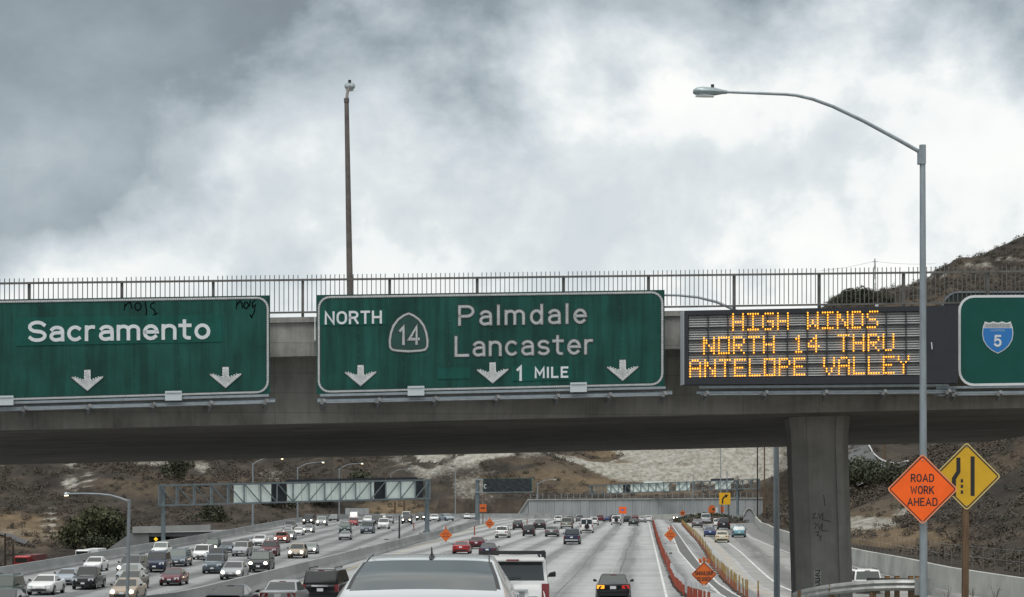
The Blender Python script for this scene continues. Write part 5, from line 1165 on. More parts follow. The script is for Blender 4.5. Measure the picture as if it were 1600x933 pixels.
# planted mound at the nose between the two roadways
q = MB(); mc = [(P(1108, 806, 432).x, 432)]
vs = []; nr_, na = 5, 20
for i in range(nr_ + 1):
    for k in range(na):
        a = 6.283 * k / na; f = i / nr_; vs.append((mc[0][0] + math.cos(a) * 8.5 * f, 432 + math.sin(a) * 20 * f, 1.7 * (1 - f ** 1.6) + .12 * math.sin(5 * a + i)* (f < .95) - .05))
q.add(vs, [(i * na + k, i * na + (k + 1) % na, (i + 1) * na + (k + 1) % na, (i + 1) * na + k) for i in range(nr_) for k in range(na)]); q.build('gore_mound', gm, kind='structure')
q = MB()
for i in range(150):
    a = rng.uniform(0, 6.283); f = math.sqrt(rng.uniform(0, 1)); x, y = mc[0][0] + math.cos(a) * 8.3 * f, 432 + math.sin(a) * 19.5 * f
    leaves(q, (x, y, 1.7 * (1 - f ** 1.6) + .2), (.5, .5, .4), 9, .22)
for i in range(70):
    t = rng.uniform(0, 1); p = P(1052 + 50 * t, 810, 440); leaves(q, (p.x, 430 + rng.uniform(-12, 12), .45), (.6, .6, .45), 9, .22)
q.build('low_shrubbery', LEAFD, fix=False, kind='stuff')

# ------------------------------------------------------------------ delineators
DO = mat('delineator_orange', (.31, .062, .034), .55, var=.15, vscale=1); DW = mat('delineator_white', (.52, .53, .54), .5); DY = mat('delineator_yellow', (.31, .215, .075), .55, var=.2, vscale=2); DB = mat('delineator_base', (.05, .03, .025), .8)
def tubes(parts):
    q = MB()
    for k, (z0, z1, rad, n) in enumerate(parts): q.m = k; q.path([(0, 0, z0), (0, 0, z1)], rad, n)
    return q
mo = tubes([(0, .05, .19, 8), (.05, .62, .055, 8), (.62, .92, .05, 8)]).mesh('orange_delineator', [DB, DO, DW], smooth=True)
mo2 = tubes([(0, .05, .19, 6), (.05, .80, .046, 6), (.80, .92, .042, 6)]).mesh('orange_delineator', [DB, DO, DO], smooth=True)
DR_ = mat('delineator_brick', (.27, .10, .055), .6, var=.15, vscale=1)
my = tubes([(0, .05, .17, 8), (.05, .50, .046, 8), (.5, 1.02, .042, 8)]).mesh('yellow_delineator', [DB, DR_, DY], smooth=True)
def row(pts, step, fn):
    acc = 0
    for a, b in zip(pts, pts[1:]):
        d = (b - a).length; t = acc
        while t < d: fn(a.lerp(b, t / d)); t += step(a.lerp(b, t / d).y)
        acc = t - d
def add_o(p):
    o = link('orange_delineator', mo if p.y < 135 else mo2, None, (p.x + rng.uniform(-.04, .04), p.y, 0.01)); o.rotation_euler = (rng.normal() * .03, rng.normal() * .03, 0)
    tag(o, 'orange tube delineator in the dense row along the closed shoulder edge', 'delineator', 'orange delineators beside the main lanes')
row([GM(1108, 945), GM(1085, 938), GM(1070, 932), GM(1056, 917), GM(1047, 898), GM(1034, 866), GM(1026.6, 842), GM(1020, 817)], lambda y: .52 if y < 106 else 1.4 if y < 135 else 3.0, add_o)
def add_y(p):
    o = link('yellow_delineator', my, None, (p.x + rng.uniform(-.05, .05), p.y, 0.01)); o.rotation_euler = (rng.normal() * .035, rng.normal() * .035, 0)
    tag(o, 'yellow topped tube delineator in the long row beside the truck lanes', 'delineator', 'yellow delineators beside the truck lanes')
row([GM(1243, 939), GM(1200, 939), GM(1170, 938), GM(1156, 930), GM(1140.6, 917), GM(1125, 901), GM(1112.5, 885), GM(1101, 862), GM(1090, 846), GM(1076, 831.5), GM(1065, 819)], lambda y: 1.0 if y < 104 else 1.8 if y < 135 else 3.3, add_y)
for px, y0, y1, lab, g_ in ((741.5, 822, 836, 'lone tall orange post on the road beside the median barrier', GM), (823.5, 811, 819, 'lone small orange post between the dark cars in the distance', GM), (646.5, 817, 828, 'thin orange post among the oncoming lanes near the gantry post', GL)):
    p = g_(px, y1); r = thing('channel_post', lab, 'delineator', tuple(p)); hh = (y1 - y0) * p.y / F
    q = MB(); q.path([p, p + Vector((0, 0, .06))], .25, 8); q.build('base', DB, r); q = MB(); q.path([p + Vector((0, 0, .06)), p + Vector((0, 0, hh))], .09, 8); q.build('tube', DO, r)

# ------------------------------------------------------------------ utility poles, pylon, underpass, debris
for px, y0, y1, D, rad, arm_, lab in ((1183.5, 690, 783, 440, .17, 0, 'dark wooden utility pole above the curved wing wall'), (1194.5, 690, 772, 430, .17, 0, 'brown wooden utility pole right of the dark pole on the slope'), (1382, 690, 733, 330, .16, 0, 'dark wooden utility pole on the slope beside the curved hill road'), (8, 834, 872, 330, .22, 1, 'dark utility pole at the far left beside the frontage road'), (20.5, 850, 872, 330, .18, 0, 'shorter dark utility pole behind the red truck'), (617, 784, 809, 520, .3, 0, 'reddish wooden pole behind the oncoming cars at the rock spur'), (631.5, 782, 808, 520, .3, 0, 'dark wooden pole at the foot of the rock spur')):
    a = P(px, y1, D); zt = P(px, y0 - (40 if y0 == 690 else 0), D).z; z0 = min(a.z, HZ(a.x, a.y)) - .3
    r = thing('utility_pole', lab, 'utility pole', (a.x, a.y, z0)); q = MB(); q.path([(a.x, D, z0), (a.x, D, zt)], [rad, rad * .75], 8); q.build('pole', WOOD if px not in (8, 20.5, 1183.5) else mat('dark_post_wood', (.035, .028, .022), .9), r)
    q = MB(); q.box(a.x - (1.1 if arm_ else .3), a.x + (1.1 if arm_ else .3), D - .1, D + .1, zt - .7, zt - .5); q.build('crossarm', WOOD, r)
r = thing('power_pylon', 'thin steel lattice pylon far off on the ridge behind the railing', 'pylon', tuple(P(1367, 475, 905))); D = 905
def pp(x, y): return P(x, y, D)
lv = [(470, 2.2), (455, 1.7), (440, 1.3), (425, 1.0), (412, .8), (404, .1)]
for sx in (-1, 1): q = MB(); [q.bar(pp(1367 + sx * a[1], a[0]), pp(1367 + sx * b[1], b[0]), .28, .28) for a, b in zip(lv, lv[1:])]; q.build('leg', STEEL, r)
q = MB()
for a, b in zip(lv, lv[1:]): q.bar(pp(1367 - a[1], a[0]), pp(1367 + b[1], b[0]), .14, .14); q.bar(pp(1367 + a[1], a[0]), pp(1367 - b[1], b[0]), .14, .14)
q.build('bracing', STEEL, r)
q = MB(); q.bar(pp(1363, 409), pp(1371, 409), .25, .25); q.build('crossarm', STEEL, r)
for dx, k in ((-95, 424), (95, 412)):
    q = MB(); pts = [pp(1367 + dx * t + (-4 if dx < 0 else 4) * (1 - t), 409 + (k - 409) * t + 8 * t * (1 - t)) for t in np.linspace(0, 1, 9)]; q.path(pts, .05, 4); q.build('power_line', DARK, r)
# underpass structure beyond the left barrier
r = thing('underpass', 'grey concrete underpass with a dark opening and sloped wing wall beyond the left barrier', 'bridge', tuple(P(260, 850, 335))); D = 335
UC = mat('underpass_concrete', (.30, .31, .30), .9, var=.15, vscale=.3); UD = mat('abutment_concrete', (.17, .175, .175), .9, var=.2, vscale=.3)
q = MB(); q.prism([(207, 823), (328, 820), (328, 829), (207, 832.5)], lambda x, y: P(x, y, D), lambda x, y: P(x, y, D) + Vector((0, 1, 0))); q.build('parapet', UC, r)
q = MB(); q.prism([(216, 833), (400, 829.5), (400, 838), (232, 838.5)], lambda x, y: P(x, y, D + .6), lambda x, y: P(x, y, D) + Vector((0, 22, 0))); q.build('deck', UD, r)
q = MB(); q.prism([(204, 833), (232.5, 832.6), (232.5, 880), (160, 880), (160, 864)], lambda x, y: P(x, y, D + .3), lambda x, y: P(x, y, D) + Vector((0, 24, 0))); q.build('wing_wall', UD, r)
q = MB(); q.prism([(232, 834), (360, 834), (360, 890), (232, 890)], lambda x, y: P(x, y, D + 22.5), lambda x, y: P(x, y, D + 24)); q.build('opening_shade', mat('underpass_shade', (.09, .06, .05), .9), r)  # dark sheet behind the opening, its shade put into the colour
r = thing('warning_lamp', 'small bright yellow warning sign in the dark opening of the underpass', 'road sign', tuple(P(243.5, 850, 333)))
q = MB(); q.prism(diamond(243.5, 842.5, 3.4, .4), lambda x, y: P(x, y, 333), lambda x, y: P(x, y, 333.06)); q.build('sign_panel', mat('yellow_glow_sign', (.85, .5, .02), .4, emit=(1, .6, .02), estr=.5), r)
q = MB(); a = P(243.5, 846, 333.1); q.box(a.x - .06, a.x + .06, 333.08, 333.2, -6, a.z + .4); q.build('post', DARK, r)
r = thing('sound_wall', 'small grey block wall behind the oncoming cars left of the rock spur', 'wall', tuple(P(560, 808, 508)))
for i in range(5):
    x0 = 539.5 + i * 7.4; q = MB(); q.prism([(x0, 794), (x0 + 7.25, 794.2), (x0 + 7.25, 810), (x0, 810)], lambda x, y: P(x, y, 512 - .0 + i * .05), lambda x, y: P(x, y, 513)); q.build('wall_panel', WALLC, r)
r = thing('fence_line', 'thin post and wire fence above the pale wall on the right slope', 'fence', (xw(110) + .6, 100, 1.3))
fy = list(np.arange(96, 226, 2.2)); fz = lambda y: max(HZ(xw(y) + .75, y), 1.2)
for y in fy: q = MB(); x = xw(y) + .75; q.box(x - .013, x + .013, y - .013, y + .013, fz(y) - .2, 2.6); q.build('post', mat('fence_post_grey', (.15, .138, .12), .8), r)
q = MB()
for z in (2.0, 2.58): q.path([(xw(y) + .75, y, z) for y in fy], .005, 4, cap=False)
q.build('wire', STEEL, r)
for px, y, w, g_, lab in ((567, 858, .9, GL, 'black scrap of tyre on the oncoming lanes left of the median barrier'), (604, 844, .6, GL, 'small dark scrap on the oncoming lanes near the thin post'), (614.5, 829.5, .5, GL, 'tiny dark scrap on the far oncoming lanes'), (1048, 866, .25, GM, 'small dark lump on the closed shoulder')):
    p = g_(px, y); r = thing('road_debris', lab, 'debris', tuple(p)); q = MB(); n = 9
    q.loft([[(p.x - w / 2 + w * i / n, p.y + .12 * math.cos(k * 1.257) + .05 * math.sin(i * 2.), p.z + .10 + (.06 + .03 * math.sin(i * 1.9)) * math.sin(k * 1.257)) for k in range(5)] for i in range(n + 1)]); q.build('scrap', TYRE, r)
# ------------------------------------------------------------------ vehicles
def paint(name, c, rough=.28, metal=.25): return mat('paint_' + name, c, rough, metal, coat=.25, var=.05, vscale=1.0, spec=.35)
PAINT = {'white': paint('white', (.66, .67, .66), .3, 0), 'silver': paint('silver', (.38, .39, .40), .3, .5), 'grey': paint('grey', (.14, .145, .15), .3, .4), 'black': paint('black', (.012, .013, .015), .25, .1),
         'navy': paint('navy', (.018, .026, .055), .28, .3), 'blue': paint('blue', (.035, .075, .19), .28, .3), 'maroon': paint('maroon', (.11, .014, .022), .28, .3), 'red': paint('red', (.33, .02, .02), .3, .1),
         'orange': paint('orange_red', (.30, .055, .025), .3, .2), 'tan': paint('tan', (.36, .29, .22), .32, .3), 'beige': paint('beige', (.42, .38, .31), .32, .2), 'green': paint('green', (.02, .045, .035), .3, .3),
         'cream': paint('cream', (.60, .54, .38), .35, 0), 'teal': paint('teal', (.13, .30, .34), .35, .2), 'pale_blue': paint('pale_blue', (.33, .38, .43), .3, .4), 'olive': paint('olive', (.20, .20, .165), .32, .3), 'slate': paint('slate', (.09, .115, .14), .3, .4)}
SPEC = {
 'sedan': dict(L=4.75, W=1.82, H=1.44, belt=.94, hood=.95, nose=.74, tail=1.03, rb=-1.72, rr=-.85, rf=.22, wb=1.18, rw=.70),
 'coupe': dict(L=4.55, W=1.82, H=1.34, belt=.90, hood=.90, nose=.70, tail=.98, rb=-1.75, rr=-.60, rf=.10, wb=1.05, rw=.66),
 'hatch': dict(L=4.2, W=1.76, H=1.5, belt=.95, hood=.97, nose=.76, tail=.98, rb=-1.98, rr=-1.45, rf=.25, wb=1.2, rw=.72),
 'wagon': dict(L=4.6, W=1.78, H=1.5, belt=.95, hood=.95, nose=.76, tail=.98, rb=-2.18, rr=-1.85, rf=.2, wb=1.1, rw=.76),
 'suv': dict(L=4.7, W=1.9, H=1.78, belt=1.10, hood=1.08, nose=.90, tail=1.10, rb=-2.22, rr=-1.92, rf=.40, wb=1.15, rw=.79),
 'bigsuv': dict(L=4.95, W=1.98, H=1.98, belt=1.36, hood=1.26, nose=1.05, tail=1.36, rb=-2.40, rr=-2.22, rf=.40, wb=1.15, rw=.84),
 'minivan': dict(L=5.0, W=1.96, H=1.78, belt=1.05, hood=1.02, nose=.80, tail=1.05, rb=-2.38, rr=-2.1, rf=.8, wb=1.65, rw=.79),
 'van': dict(L=5.3, W=2.0, H=2.15, belt=1.25, hood=1.2, nose=1.0, tail=1.25, rb=-2.55, rr=-2.45, rf=.95, wb=1.55, rw=.86),
 'pickup': dict(L=5.5, W=1.96, H=1.84, belt=1.14, hood=1.12, nose=.95, tail=1.12, rb=-.85, rr=-.65, rf=.5, wb=1.15, rw=.78),
}
TALL = ('suv', 'bigsuv', 'minivan', 'van', 'wagon', 'pickup')
def quadpatch(c, u0, u1, v0, v1, off, n=1):
    """part of the quad c (bl, br, tr, tl), pushed out along its normal, as a thin slab"""
    c = [Vector(p) for p in c]; nrm = (c[1] - c[0]).cross(c[3] - c[0]).normalized()
    def at(u, v): return c[0].lerp(c[1], u).lerp(c[3].lerp(c[2], u), v)
    q = [at(u0, v0), at(u1, v0), at(u1, v1), at(u0, v1)]
    return [p - nrm * .01 for p in q], [p + nrm * off for p in q]
GLS = [GLASS, mat('car_glass_mid_reflection', (.045, .055, .052), .06, spec=.85), GLASS, mat('car_glass_pale_reflection', (.12, .14, .13), .08, spec=.8)]  # lighter base colours paint sky reflection and interior tone into the glass
CACHE = {}
q = MB(); q.path([(0, -.05, 0), (0, 0, 0), (0, .03, 0)], [.115, .115, .08], 10); BULB = q.mesh('bulb', LAMPON)
def car_parts(t):
    if t in CACHE: return CACHE[t]
    s = SPEC[t]; L, Wd, H = s['L'], s['W'], s['H']; h = Wd / 2; parts = []
    q = MB(); belt, hood, nose, tail = s['belt'], s['hood'], s['nose'], s['tail']
    sec = [(-L / 2, .84, .40, tail - .16), (-L / 2 + .07, .92, .34, tail - .05), (-L / 2 + .3, .975, .24, tail), (s['rb'] + .0, 1, .21, max(belt, tail) - .01), (-.2, 1, .21, belt), (s['wb'], 1, .21, hood), (L / 2 - .62, .975, .22, hood * .45 + nose * .55 + .05), (L / 2 - .2, .92, .27, nose), (L / 2 - .04, .84, .32, nose - .07), (L / 2, .76, .36, nose - .16)]
    if s['rb'] < -L / 2 + .32: sec.pop(3)
    secs = []
    for y, w, zb, zt in sec:
        w *= h; pr = [(w * .90, zb), (w * .985, zb + .09), (w, zb + .36 * (zt - zb)), (w * .985, zt - .17), (w * .94, zt - .05), (w * .82, zt)]
        secs.append([(x, y, z) for x, z in pr] + [(-x, y, z) for x, z in pr[::-1]])
    q.loft(secs); lower = q.mesh('tmp', PAINT['white'])
    g = MB(); a, b = h * .91, h * s['rw']; z0, z1 = belt - .06, H - .055
    ring = lambda z, w, y0, y1: [(w, y0, z), (w, y1, z), (-w, y1, z), (-w, y0, z)]
    g.loft([ring(z0, a, s['rb'], s['wb']), ring(z1, b, s['rr'], s['rf']), ring(H, b * .86, s['rr'] + .16, s['rf'] - .18)])
    gm_ = bevel(g.mesh('tmp', PAINT['white']), .035, 2, 12)
    bm = bmesh.new(); bm.from_mesh(lower); bm.from_mesh(gm_); body = bpy.data.meshes.new('body'); bm.to_mesh(body); bm.free(); body.materials.append(PAINT['white'])
    body.polygons.foreach_set('use_smooth', [True] * len(body.polygons)); body.set_sharp_from_angle(angle=R(32))
    parts.append(('body', body, 'PAINT', 0))
    bl, br = (-a, s['rb'], z0), (a, s['rb'], z0); tl, tr = (-b, s['rr'], z1), (b, s['rr'], z1)
    fl, fr = (-a, s['wb'], z0), (a, s['wb'], z0); ul, ur = (-b, s['rf'], z1), (b, s['rf'], z1)
    def pane(name, c, u0, u1, v0, v1): 
        q = MB(); A, B = quadpatch(c, u0, u1, v0, v1, .008); q.hexa(A, B); parts.append((name, q.mesh(name, GLASS), None, 0))
    zf = (.08 / (z1 - z0))
    pane('rear_window', (bl, br, tr, tl), .05, .95, zf + .06, .93)
    pane('windscreen', (fr, fl, ul, ur), .04, .96, zf + .0, .95)
    for c, m_ in (((br, fr, ur, tr), 0), ((fl, bl, tl, ul), 1)):
        sp = .42 if t in ('suv', 'minivan', 'van', 'bigsuv', 'wagon') else .5
        if m_ == 0: pane('side_window', c, .05, sp, zf, .90); pane('side_window', c, sp + .04, .93, zf, .90)
        else: pane('side_window', c, .07, 1 - sp - .04, zf, .90); pane('side_window', c, 1 - sp, .95, zf, .90)
    wr = .35 if t in ('suv', 'bigsuv', 'pickup', 'van') else .315; wy0, wy1 = -L / 2 + (.98 if L < 5.2 else 1.15), L / 2 - .88
    q = MB(); q.path([(-.115, 0, 0), (-.10, 0, 0), (.10, 0, 0), (.115, 0, 0)], [wr * .9, wr, wr, wr * .9], 16); wheel = q.mesh('wheel', TYRE, smooth=True)
    q = MB(); q.path([(-.121, 0, 0), (.121, 0, 0)], wr * .62, 10)
    for k in range(5): a_ = k * 1.2566; q.bar((.124, math.cos(a_) * .05, math.sin(a_) * .05), (.124, math.cos(a_) * wr * .55, math.sin(a_) * wr * .55), .03, .012)
    rim = q.mesh('rim', RIM)
    for sx in (-1, 1):
        for wy in (wy0, wy1): parts.append(('wheel', wheel, None, (sx * (h - .105), wy, wr), rim))
    # dark wheel arches
    q = MB()
    for sx in (-1, 1):
        for wy in (wy0, wy1):
            n = 12; pts = [(wy + (wr + .07) * math.cos(math.pi * k / n), wr + (wr + .07) * math.sin(math.pi * k / n)) for k in range(n + 1)]
            q.add([(sx * (h + .004), y, z) for y, z in pts] + [(sx * (h - .06), y, z) for y, z in pts], [tuple(range(n + 1)), tuple(range(2 * n + 1, n, -1))] + [(k, k + 1, n + 2 + k, n + 1 + k) for k in range(n)])
    parts.append(('wheel_arch', q.mesh('wheel_arch', TRIM), None, 0))
    yr, yf = -L / 2, L / 2
    for sx in (-1, 1):
        q = MB()
        if t in TALL and t != 'pickup':
            x0, x1 = sx * h * .74, sx * h * .93; zl, zh = belt - .40, belt - .02; q.hexa([(x0, yr - .012, zl), (x1, yr + .02, zl), (x1, yr + .05, zh), (x0, yr + .0, zh)], [(x0, yr + .2, zl), (x1, yr + .3, zl), (x1, yr + .3, zh), (x0, yr + .2, zh)])
        else:
            x0, x1 = sx * h * (.50 if t != 'pickup' else .78), sx * h * .92; zl, zh = (tail - .30, tail - .12) if t != 'pickup' else (tail - .42, tail - .08); q.hexa([(x0, yr - .012, zl), (x1, yr + .01, zl), (x1, yr + .02, zh), (x0, yr - .005, zh)], [(x0, yr + .2, zl), (x1, yr + .3, zl), (x1, yr + .3, zh), (x0, yr + .2, zh)])
        parts.append(('tail_light', q.mesh('tail_light', TAIL), 'TAIL%d' % sx, 0))
        q = MB(); x0, x1 = sx * h * .46, sx * h * .88; zh, zl = nose - .06, nose - .22
        q.hexa([(x0, yf + .03, zl), (x1, yf - .04, zl), (x1, yf - .10, zh + .05), (x0, yf + .0, zh + .02)], [(x0, yf - .3, zl), (x1, yf - .5, zl), (x1, yf - .5, zh + .05), (x0, yf - .3, zh + .02)])
        parts.append(('headlight', q.mesh('headlight', LAMPOFF), 'HEAD', 0))
        q = MB(); x0, x1 = sx * (h * .93), sx * (h + .17); yy = s['wb'] - .42; zz = belt + .03
        q.hexa([(x0, yy, zz - .01), (x1, yy - .06, zz), (x1, yy + .05, zz), (x0, yy + .04, zz - .01)], [(x0 + sx * .07, yy, zz + .11), (x1, yy - .06, zz + .15), (x1 - sx * .02, yy + .07, zz + .15), (x0 + sx * .07, yy + .04, zz + .11)])
        parts.append(('mirror', bevel(q.mesh('mirror', TRIM), .02, 1), None, 0))
    q = MB(); q.hexa([(-h * .42, yf + .012, nose - .34), (h * .42, yf + .012, nose - .34), (h * .42, yf - .02, nose - .13), (-h * .42, yf - .02, nose - .13)], [(-h * .42, yf - .2, nose - .34), (h * .42, yf - .2, nose - .34), (h * .42, yf - .2, nose - .13), (-h * .42, yf - .2, nose - .13)])
    q.hexa([(-h * .60, yf + .008, .30), (h * .60, yf + .008, .30), (h * .56, yf + .008, .43), (-h * .56, yf + .008, .43)], [(-h * .6, yf - .2, .30), (h * .6, yf - .2, .30), (h * .56, yf - .2, .43), (-h * .56, yf - .2, .43)]); parts.append(('grille', q.mesh('grille', TRIM), None, 0))
    q = MB(); q.box(-h * .40, h * .40, yf + .013, yf + .022, nose - .235, nose - .215); parts.append(('grille_bar', q.mesh('grille_bar', CHROME), None, 0))
    q = MB(); q.box(-h * .76, h * .76, yr - .012, yr + .2, .36, .50); parts.append(('bumper', q.mesh('bumper', TRIM), None, 0))
    zp = tail - .24 if t in ('sedan', 'coupe') else belt - .28
    q = MB(); q.box(-.155, .155, yr - .02, yr + .05, zp - .075, zp + .075); parts.append(('licence_plate', q.mesh('licence_plate', PLATE), None, 0))
    q = MB(); q.box(-.155, .155, yf - .01, yf + .02, .47, .60); parts.append(('licence_plate', q.mesh('licence_plate', PLATE), None, 0))
    if t == 'pickup':
        q = MB(); q.box(-h * .78, h * .78, yr + .18, s['rb'] - .1, tail - .5, tail + .006); parts.append(('bed', q.mesh('bed', TRIM), None, 0))
        q = MB(); q.box(-h * .8, h * .8, yr - .10, yr + .05, .44, .62); parts.append(('step_bumper', q.mesh('step_bumper', CHROME), None, 0))
    else:
        q = MB(); zt = z1 - .02; q.box(-.16, .16, s['rr'] - .03, s['rr'] + .04, zt, zt + .035); parts.append(('brake_light', q.mesh('brake_light', TAIL), None, 0))
    if t in ('suv', 'minivan', 'wagon', 'bigsuv'):
        for sx in (-1, 1): q = MB(); q.bar((sx * b * .82, s['rr'] + .2, H + .05), (sx * b * .82, s['rf'] - .25, H + .05), .04, .04); [q.box(sx * b * .82 - .02, sx * b * .82 + .02, yy - .05, yy + .05, H - .03, H + .05) for yy in (s['rr'] + .3, s['rf'] - .35)]; parts.append(('roof_rail', q.mesh('roof_rail', TRIM), None, 0))
    CACHE[t] = parts; return parts
def objmat(o, m): o.material_slots[0].link = 'OBJECT'; o.material_slots[0].material = m
KIND = {'sedan': 'sedan', 'coupe': 'coupe', 'hatch': 'hatchback', 'wagon': 'station_wagon', 'suv': 'suv', 'bigsuv': 'suv', 'minivan': 'minivan', 'van': 'van', 'pickup': 'pickup_truck'}
CATN = {'sedan': 'car', 'coupe': 'car', 'hatch': 'car', 'wagon': 'car', 'suv': 'suv', 'bigsuv': 'suv', 'minivan': 'minivan', 'van': 'van', 'pickup': 'pickup truck'}
def car(cx, yb, w, t, colr, face, label, ground, group, opts='', D=None, z=None, rz=0.0, width=None):
    s = SPEC[t]
    if D is None: p = ground(cx, yb)
    else: p = P(cx, yb, D); p.z = z
    sc = min(1.14, max(.88, w * p.y / F / s['W'])) if width is None else width / s['W']
    yy = p.y + s['L'] / 2 * sc; xx = p.x * (1 + .0) + s['L'] / 2 * sc * math.tan(-rz) * (1 if face == 'R' else 1)
    zz = (zleft(yy) if ground is GL else zmain(yy)) if z is None else z
    r = thing(KIND[t], label, CATN[t], (xx, yy, zz), rz + (math.pi if face == 'F' else 0), group); r.scale = (sc, sc, sc)
    small, tiny = w < 20, w < 13; gl = GLS[int(rng.integers(0, 4 if face == 'F' else 3))]
    if 'dark' in opts: gl = GLASS
    for pt in car_parts(t):
        name, me, key, loc = pt[:4]
        front = name in ('headlight', 'grille', 'grille_bar', 'windscreen'); rear = name in ('tail_light', 'bumper', 'rear_window', 'brake_light', 'step_bumper')
        if face == 'F' and rear and small: continue
        if face == 'R' and front and small and name != 'windscreen': continue
        if tiny and name in ('mirror', 'licence_plate', 'grille_bar', 'wheel_arch', 'roof_rail', 'brake_light'): continue
        o = link(name, me, r, loc if loc else (0, 0, 0))
        if 'wind' in name: objmat(o, gl)
        if key == 'PAINT': objmat(o, PAINT[colr])
        elif key == 'HEAD' and 'on' in opts: link('bulb', BULB, o, (sum(v.co.x for v in me.vertices) / len(me.vertices), s['L'] / 2 + .02, s['nose'] - .11))
        elif key and key.startswith('TAIL'):
            if 'turn' in opts and key == 'TAIL-1': objmat(o, AMBER)
            elif 'brake' in opts or 'turn' in opts: objmat(o, BRAKE)
        if len(pt) > 4 and not small: link('rim', pt[4], o)
    return r
ONC = 'vehicles in the oncoming lanes'; OUR = 'vehicles driving away in our lanes'; TRK = 'vehicles in the truck lanes at the right'
